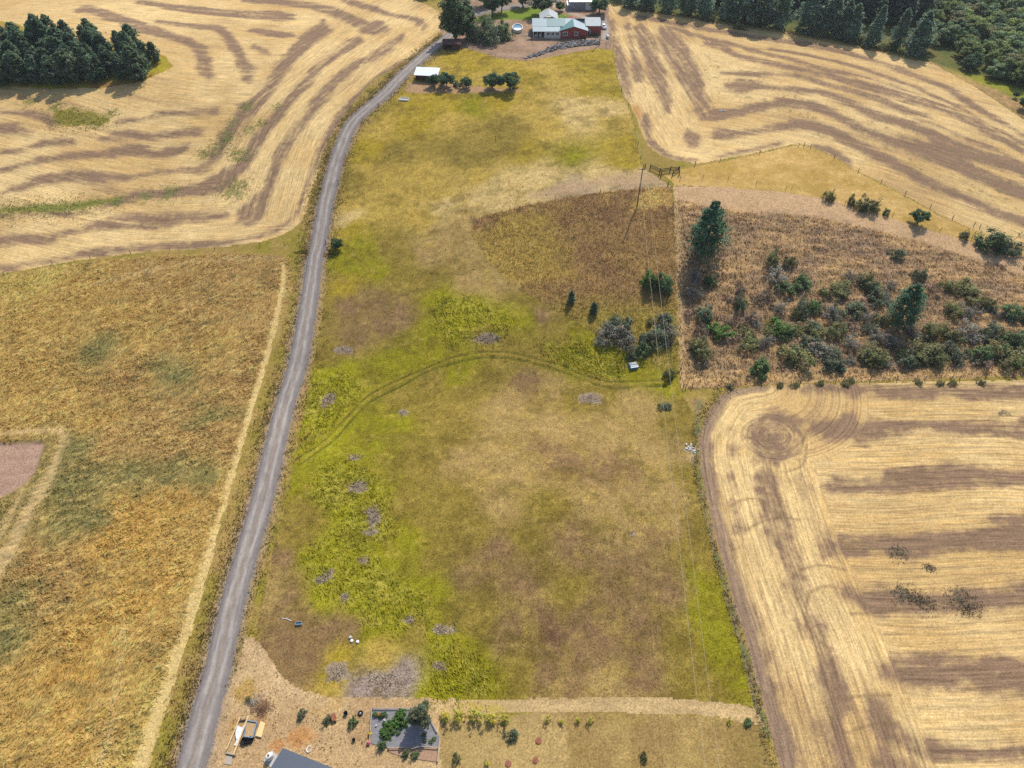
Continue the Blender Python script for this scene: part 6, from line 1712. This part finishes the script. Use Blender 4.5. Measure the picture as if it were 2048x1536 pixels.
def build_yard():
    def G(u, v, z=0.0):
        q = g1(u, v); q.z += z; return q
    def plank(a, b, w, h, z, name, label, m, cat='plank', group=None):
        p, q = G(*a), G(*b); c = (p + q) / 2
        e = empty(name, c, 0, label, cat, group)
        MB().bar(p - c + Vector((0, 0, z)), q - c + Vector((0, 0, z)), w, h).done('timber', m, e)
    plank((482, 1436), (455, 1500), 0.16, 0.10, 0.45, 'long_plank', 'long pale timber on the road side of the white tarp', M_PINE)
    plank((499, 1433), (469, 1511), 0.22, 0.12, 0.50, 'long_plank', 'long pale timber on the shed side of the white tarp', M_PINE)
    plank((453, 1506), (472, 1511), 0.20, 0.22, 0.2, 'cross_beam', 'grey cross beam under the lower ends of the long timbers', M_OLDWOOD)
    plank((480, 1442), (496, 1440), 0.16, 0.22, 0.2, 'cross_beam', 'brown cross beam under the upper ends of the long timbers', M_POST)
    # white tarp, crumpled between the timbers
    out = [(477, 1450), (481, 1454), (486, 1455), (494, 1444), (496, 1446), (489, 1460), (483, 1473), (478, 1483), (474, 1493), (469, 1492), (473, 1481), (471, 1469), (473, 1457)]
    pts = ground(out); c = pts.mean(0)
    t = empty('tarp', Vector(c), 0, 'crumpled white tarp spread between the two long timbers', 'tarp')
    m = MB(); rr = random.Random(5)
    poly = pts[:, :2] - c[:2]
    xs = np.linspace(poly[:, 0].min(), poly[:, 0].max(), 18); ys = np.linspace(poly[:, 1].min(), poly[:, 1].max(), 34)
    X, Y = np.meshgrid(xs, ys); ins = inside(X.ravel(), Y.ravel(), poly).reshape(X.shape)
    Z = 0.32 + 0.5 * fbm((X + 9).ravel() / 0.5, Y.ravel() / 0.7, 3, 77).reshape(X.shape)
    vs = {}
    for i in range(len(ys) - 1):
        for j in range(len(xs) - 1):
            if ins[i, j] and ins[i + 1, j] and ins[i, j + 1] and ins[i + 1, j + 1]:
                f = []
                for (a, b) in ((i, j), (i, j + 1), (i + 1, j + 1), (i + 1, j)):
                    if (a, b) not in vs: vs[(a, b)] = m.bm.verts.new((X[a, b], Y[a, b], Z[a, b]))
                    f.append(vs[(a, b)])
                m.bm.faces.new(f)
    m.done('sheet', M_TARP, t)
    # blue-grey bed full of dead leaves
    k = [G(495, 1443), G(515, 1446), G(507, 1477), G(490, 1475)]; c = sum(k, Vector()) / 4
    b = empty('raised_bed', c, 0, 'blue grey board frame filled with dead leaves beside the plywood', 'raised bed')
    for i in range(4):
        p, q = k[i] - c, k[(i + 1) % 4] - c
        MB().bar(p + Vector((0, 0, 0.3)), q + Vector((0, 0, 0.3)), 0.12, 0.5).done('board', M_BLUEGREY, b)
    MB().hexa([(v - c) * 0.93 + Vector((0, 0, 0.0)) for v in k], [(v - c) * 0.93 + Vector((0, 0, 0.36)) for v in k]).done('leaves', M_LEAFLIT, b)
    for (u, v, w, lb) in [(489, 1484, 0.45, 'dark green crate below the leaf filled frame'), (496, 1482, 0.4, 'black crate in the middle of the row below the leaf filled frame'), (503, 1480, 0.38, 'black crate nearest the plywood')]:
        c = empty('crate', G(u, v), -0.25, lb, 'crate')
        MB().box(-w, w, -w, -w + 0.04, 0, 0.5).box(-w, w, w - 0.04, w, 0, 0.5).box(-w, -w + 0.04, -w + 0.041, w - 0.041, 0, 0.497).box(w - 0.04, w, -w + 0.041, w - 0.041, 0, 0.497).done('side', M_BLACK, c)
        MB().box(-w + 0.041, w - 0.041, -w + 0.041, w - 0.041, 0, 0.1).done('base', M_BLACK, c)
    k = [G(522, 1443), G(531, 1448), G(523, 1477), G(511, 1474)]; c = sum(k, Vector()) / 4
    p = empty('plywood_stack', c, 0, 'stack of yellow plywood sheets beside the leaf filled frame', 'plywood')
    for i in range(4):
        s = 1 - 0.012 * i; o = Vector((0.03 * (i % 2), 0.02 * i, 0))
        MB().hexa([(v - c) * s + o + Vector((0, 0, 0.12 + 0.05 * i)) for v in k], [(v - c) * s + o + Vector((0, 0, 0.165 + 0.05 * i)) for v in k]).done('sheet', M_PLY, p)
    for y in (-0.8, 0.7): MB().box(-0.5, 0.5, y - 0.05, y + 0.05, 0, 0.118).done('bearer', M_OLDWOOD, p)
    k = [G(453, 1512), G(466, 1514), G(463, 1530), G(449, 1528)]; c = sum(k, Vector()) / 4
    p = empty('old_board', c, 0, 'silvered square board lying below the timbers', 'board')
    MB().hexa([v - c + Vector((0, 0, 0.01)) for v in k], [v - c + Vector((0, 0, 0.09)) for v in k]).done('sheet', M_OLDWOOD, p)
    # brush pile
    o = G(526, 1416); e = empty('brush_pile', o, 0, 'heap of dead brown branches in the yard above the timbers', 'brush pile')
    m = MB(); r = random.Random(12)
    for i in range(420):
        a = r.uniform(0, 6.28); d = abs(r.gauss(0, 0.95)); x, y = math.cos(a) * d * 1.25, math.sin(a) * d
        z = max(0.05, 0.75 * math.exp(-d * d / 1.2)) * r.uniform(0.3, 1.0); b = r.uniform(0, 6.28); l = r.uniform(0.2, 0.7)
        m.tube([(x, y, z), (x + math.cos(b) * l, y + math.sin(b) * l, max(0.03, z + r.uniform(-0.2, 0.25)))], [0.035, 0.012], 4)
    tag(m.done('branches', M_TWIG, e), kind='stuff')
    o = G(507, 1404); e = empty('brush_pile', o, 0, 'smaller grey brown heap of cuttings next to the dead branches', 'brush pile')
    m = MB()
    for i in range(220):
        a = r.uniform(0, 6.28); d = abs(r.gauss(0, 0.7)); x, y = math.cos(a) * d * 1.3, math.sin(a) * d
        z = max(0.05, 0.5 * math.exp(-d * d)) * r.uniform(0.3, 1.0); b = r.uniform(0, 6.28); l = r.uniform(0.2, 0.6)
        m.tube([(x, y, z), (x + math.cos(b) * l, y + math.sin(b) * l, max(0.03, z + r.uniform(-0.2, 0.2)))], [0.03, 0.012], 4)
    tag(m.done('branches', M_OLDWOOD, e), kind='stuff')
    # tank and hose by the shed
    o = G(541, 1516); e = empty('water_tank', o, -0.6, 'white plastic tank on a concrete pad against the blue grey shed', 'tank')
    MB().lathe([(0.40, 0.1), (0.45, 0.16), (0.46, 1.05), (0.38, 1.25), (0.16, 1.34)], 24, (0, 0, 0), 1.0, 1.35).done('body', M_WHITE, e, True)
    MB().lathe([(0.15, 1.34), (0.15, 1.42), (0.12, 1.43)], 14).done('cap', M_BLACK, e)
    MB().box(-0.65, 1.3, -0.9, 0.85, -0.2, 0.1).done('pad', M_CONC, e)
    o = G(618, 1499); e = empty('hose_coil', o, 0, 'coil of white hose lying above the shed roof edge', 'hose')
    for (x, y, R, z) in [(0, 0, 0.42, 0.05), (0.03, 0.02, 0.38, 0.10), (-0.02, 0.03, 0.44, 0.14)]: MB().torus((x, y, z), R, 0.035, 30, 6, 0.8, 1.05, 0.02).done('loop', M_HOSE, e, True)
    MB().tube([(-0.35, -0.1, 0.04), (-0.75, 0.15, 0.04), (-0.85, -0.3, 0.04), (-0.5, -0.55, 0.04)], [0.03] * 4, 6).done('tail', M_HOSE, e, True)
    # wheelbarrow
    o = G(668, 1436); e = empty('wheelbarrow', o, 0.6, 'wheelbarrow with a rusty red tray in the bare yard', 'wheelbarrow')
    MB().hexa([(-0.25, -0.45, 0.35), (0.25, -0.45, 0.35), (0.3, 0.3, 0.35), (-0.3, 0.3, 0.35)], [(-0.38, -0.6, 0.62), (0.38, -0.6, 0.62), (0.42, 0.5, 0.62), (-0.42, 0.5, 0.62)]).done('tray', M_RUST, e)
    w = MB(); w.lathe([(0.17, -0.05), (0.19, 0), (0.17, 0.05)], 16)
    for v in w.bm.verts: v.co = Vector((v.co.z, -0.72 + v.co.x, 0.19 + v.co.y))
    w.done('wheel', M_RUBBER, e)
    for s in (-1, 1):
        MB().bar((s * 0.12, -0.7, 0.22), (s * 0.30, 1.05, 0.6), 0.05).done('handle', M_OLDWOOD, e)
        MB().bar((s * 0.25, 0.25, 0.34), (s * 0.25, 0.3, 0.0), 0.04).done('leg', M_BLACK, e)
    def bucket(u, v, rad, h, name, label, cat, m):
        e = empty(name, G(u, v), 0, label, cat)
        MB().lathe([(rad * 0.8, 0), (rad, h), (rad * 0.9, h), (rad * 0.75, 0.08)], 18).done('body', m, e, True)
        MB().torus((0, 0, h), rad * 0.97, 0.025, 20, 6).done('rim', m, e, True)
        return e
    bucket(692, 1428, 0.33, 0.5, 'bucket', 'black tub standing in the yard near the tyre planter', 'bucket', M_BLACK)
    bucket(708, 1481, 0.26, 0.4, 'bucket', 'small dark tub left of the garden below the yard shrubs', 'bucket', M_BLACK)
    e = empty('tyre_planter', G(721, 1427), 0, 'old tyre with a pale stone in its middle beside the garden', 'planter')
    MB().torus((0, 0, 0.12), 0.33, 0.13, 28, 10).done('tyre', M_RUBBER, e, True)
    MB().lathe([(0.05, 0), (0.14, 0.1), (0.13, 0.2), (0.04, 0.26)], 12).done('stone', M_PALEROCK, e, True)
    def flowers(u, v, h, m, label):
        e = empty('flower_plant', G(u, v), 0, label, 'plant')
        r = np.random.default_rng(int(u)); n = 90
        d = r.normal(0, 1, (n, 3)); d[:, 2] = np.abs(d[:, 2]); d /= np.linalg.norm(d, axis=1)[:, None]
        P = d * np.array([0.32, 0.32, h]) * r.uniform(0.6, 1.0, (n, 1)) + np.array([0, 0, 0.05])
        link('leaves', finish_crown('leaves', cards(P * 0.92, d + np.array([0, 0, .5]), np.full(n, 0.16), r), np.tile([[1.0, 1.0, 1.0]], (n, 1)), L_MID), e)
        k = 46; me = mesh_from('blossoms', cards(P[:k] * 1.04 + np.array([0, 0, 0.04]), d[:k] + np.array([0, 0, 1.0]), np.full(k, 0.15), r, 1.0), np.arange(k * 4).reshape(-1, 4))
        me.materials.append(m); link('blossoms', me, e)
    flowers(737, 1488, 0.55, M_PINK, 'pink flowering plant at the lower left garden post')
    flowers(740, 1468, 0.6, M_YELLOW, 'yellow flowering plant on the left garden fence')
    flowers(758, 1430, 0.5, M_ORANGE, 'orange marigolds along the upper garden edge')
    flowers(606, 1431, 0.4, M_PINK, 'reddish flowers beside the shrub near the brush pile')
    for (u, v, rad, lb) in [(1077, 1482, 0.45, 'red mulch ring in the grass nearest the mown path'), (1071, 1521, 0.42, 'red mulch ring below the one nearest the mown path'), (1016, 1528, 0.45, 'red mulch ring beside the lone orchard sapling')]:
        e = empty('mulch_ring', G(u, v), 0, lb, 'tree ring')
        MB().lathe([(rad, -0.05), (rad, 0.07), (rad * 0.9, 0.10), (rad * 0.3, 0.05)], 22).done('mulch', M_TERRA, e, True)
        MB().torus((0, 0, 0.10), rad, 0.03, 24, 6).done('edging', M_RUST, e, True)
        MB().tube([(0, 0, 0), (0.02, 0.01, 0.5), (0.05, 0.02, 0.9)], [0.02, 0.015, 0.006], 5).done('whip', M_POST, e)
build_yard()

def garden():
    out = [(745, 1418.6), (822, 1418.6), (856, 1434), (875, 1467), (879, 1473.5), (877, 1494), (834, 1496.5), (777, 1496.5), (742, 1487)]
    pts = ground(out); c = pts.mean(0)
    g = empty('garden_bed', Vector(c), 0, 'vegetable garden laid with grey weed fabric inside low rails', 'garden')
    m = MB(); m.face([(p[0] - c[0], p[1] - c[1], p[2] - c[2] + 0.09) for p in pts])
    m.done('fabric', M_FABRIC, g)
    q = ground([(777, 1497), (834, 1497), (877, 1495), (874, 1524), (835, 1519), (800, 1512), (779, 1505)])
    m = MB(); m.face([(p[0] - c[0], p[1] - c[1], p[2] - c[2] + 0.075) for p in q]); m.done('soil', M_SOIL, g)
    rails = [((744, 1419), (741, 1465)), ((741, 1465), (740, 1486)), ((745, 1418), (822, 1418)), ((860, 1438), (874, 1465)), ((880, 1474), (875, 1524)), ((777, 1497), (808, 1496.5)), ((824, 1499), (850, 1491)), ((848, 1495), (876, 1496.5)), ((822, 1418), (856, 1434))]
    for a, b in rails:
        p, q = g1(*a), g1(*b)
        o = Vector(c)
        MB().bar(p - o + Vector((0, 0, 0.42)), q - o + Vector((0, 0, 0.42)), 0.12, 0.10).done('rail', M_OLDWOOD, g)
        for t in (0.0, 1.0):
            w = p.lerp(q, t) - o
            MB().box(w.x - 0.06, w.x + 0.06, w.y - 0.06, w.y + 0.06, w.z - 0.2, w.z + 0.5).done('post', M_OLDWOOD, g)
    # squash and other crops
    big = mat_leaf('squash_leaves', (0.10, 0.19, 0.045), 0.2)
    sq = [grow_shrub(s, 0.75, 1.0, big, 26, 16, 0.34, 6) for s in (201, 202)]
    KIND['squash'] = sq
    STEM.add('squash')
    for (u, v, s) in [(800,1428,.9),(806,1438,1.0),(795,1437,1.0),(803,1449,.9),(788,1447,1.0),(778,1452,.9),(774,1462,1.0),(770,1470,.9),(778,1472,.8),(784,1460,.8)]:
        plant('squash', u, v, 0.7 * s, 'squash_plant', 'broad leaved squash plant sprawling over the grey fabric', 'plant', 'squash in the garden', 1.0)
    for (u, v) in [(787,1467),(797,1467),(848,1470),(849,1482),(862,1484),(868,1478)]:
        plant('green', u, v, 0.55, 'seedling', 'small vegetable plant on the grey fabric', 'plant', 'seedlings in the garden', 0.9)
    for (u, v, w, lb) in [(769.5, 1441, 0.16, 'white upright marker beside the squash'), (753, 1452, 0.12, 'small white pot on the grey fabric near the left rail')]:
        e = empty('white_pot', g1(u, v), 0, lb, 'pot')
        MB().lathe([(w * 0.8, 0.08), (w, 0.4), (w * 0.85, 0.4), (w * 0.7, 0.14)], 12).done('body', M_HOSE, e, True)
garden()

# ------------------------------------------------------------------ summer haze
def haze():
    m = MB(); m.box(-3900, 3900, -3900, 4300, LOWEST[0] - 1, CAM_H + 8)
    v = bpy.data.materials.new('summer_haze'); v.use_nodes = True
    nd = v.node_tree.nodes; nd.remove(nd['Principled BSDF'])
    p = nd.new('ShaderNodeVolumePrincipled'); p.inputs['Color'].default_value = (0.86, 0.92, 1.0, 1); p.inputs['Density'].default_value = 0.00009
    p.inputs['Anisotropy'].default_value = 0.3
    v.node_tree.links.new(p.outputs[0], nd['Material Output'].inputs['Volume'])
    tag(m.done('haze', v), 'thin blue summer haze over the fields', 'haze', kind='stuff')
haze()
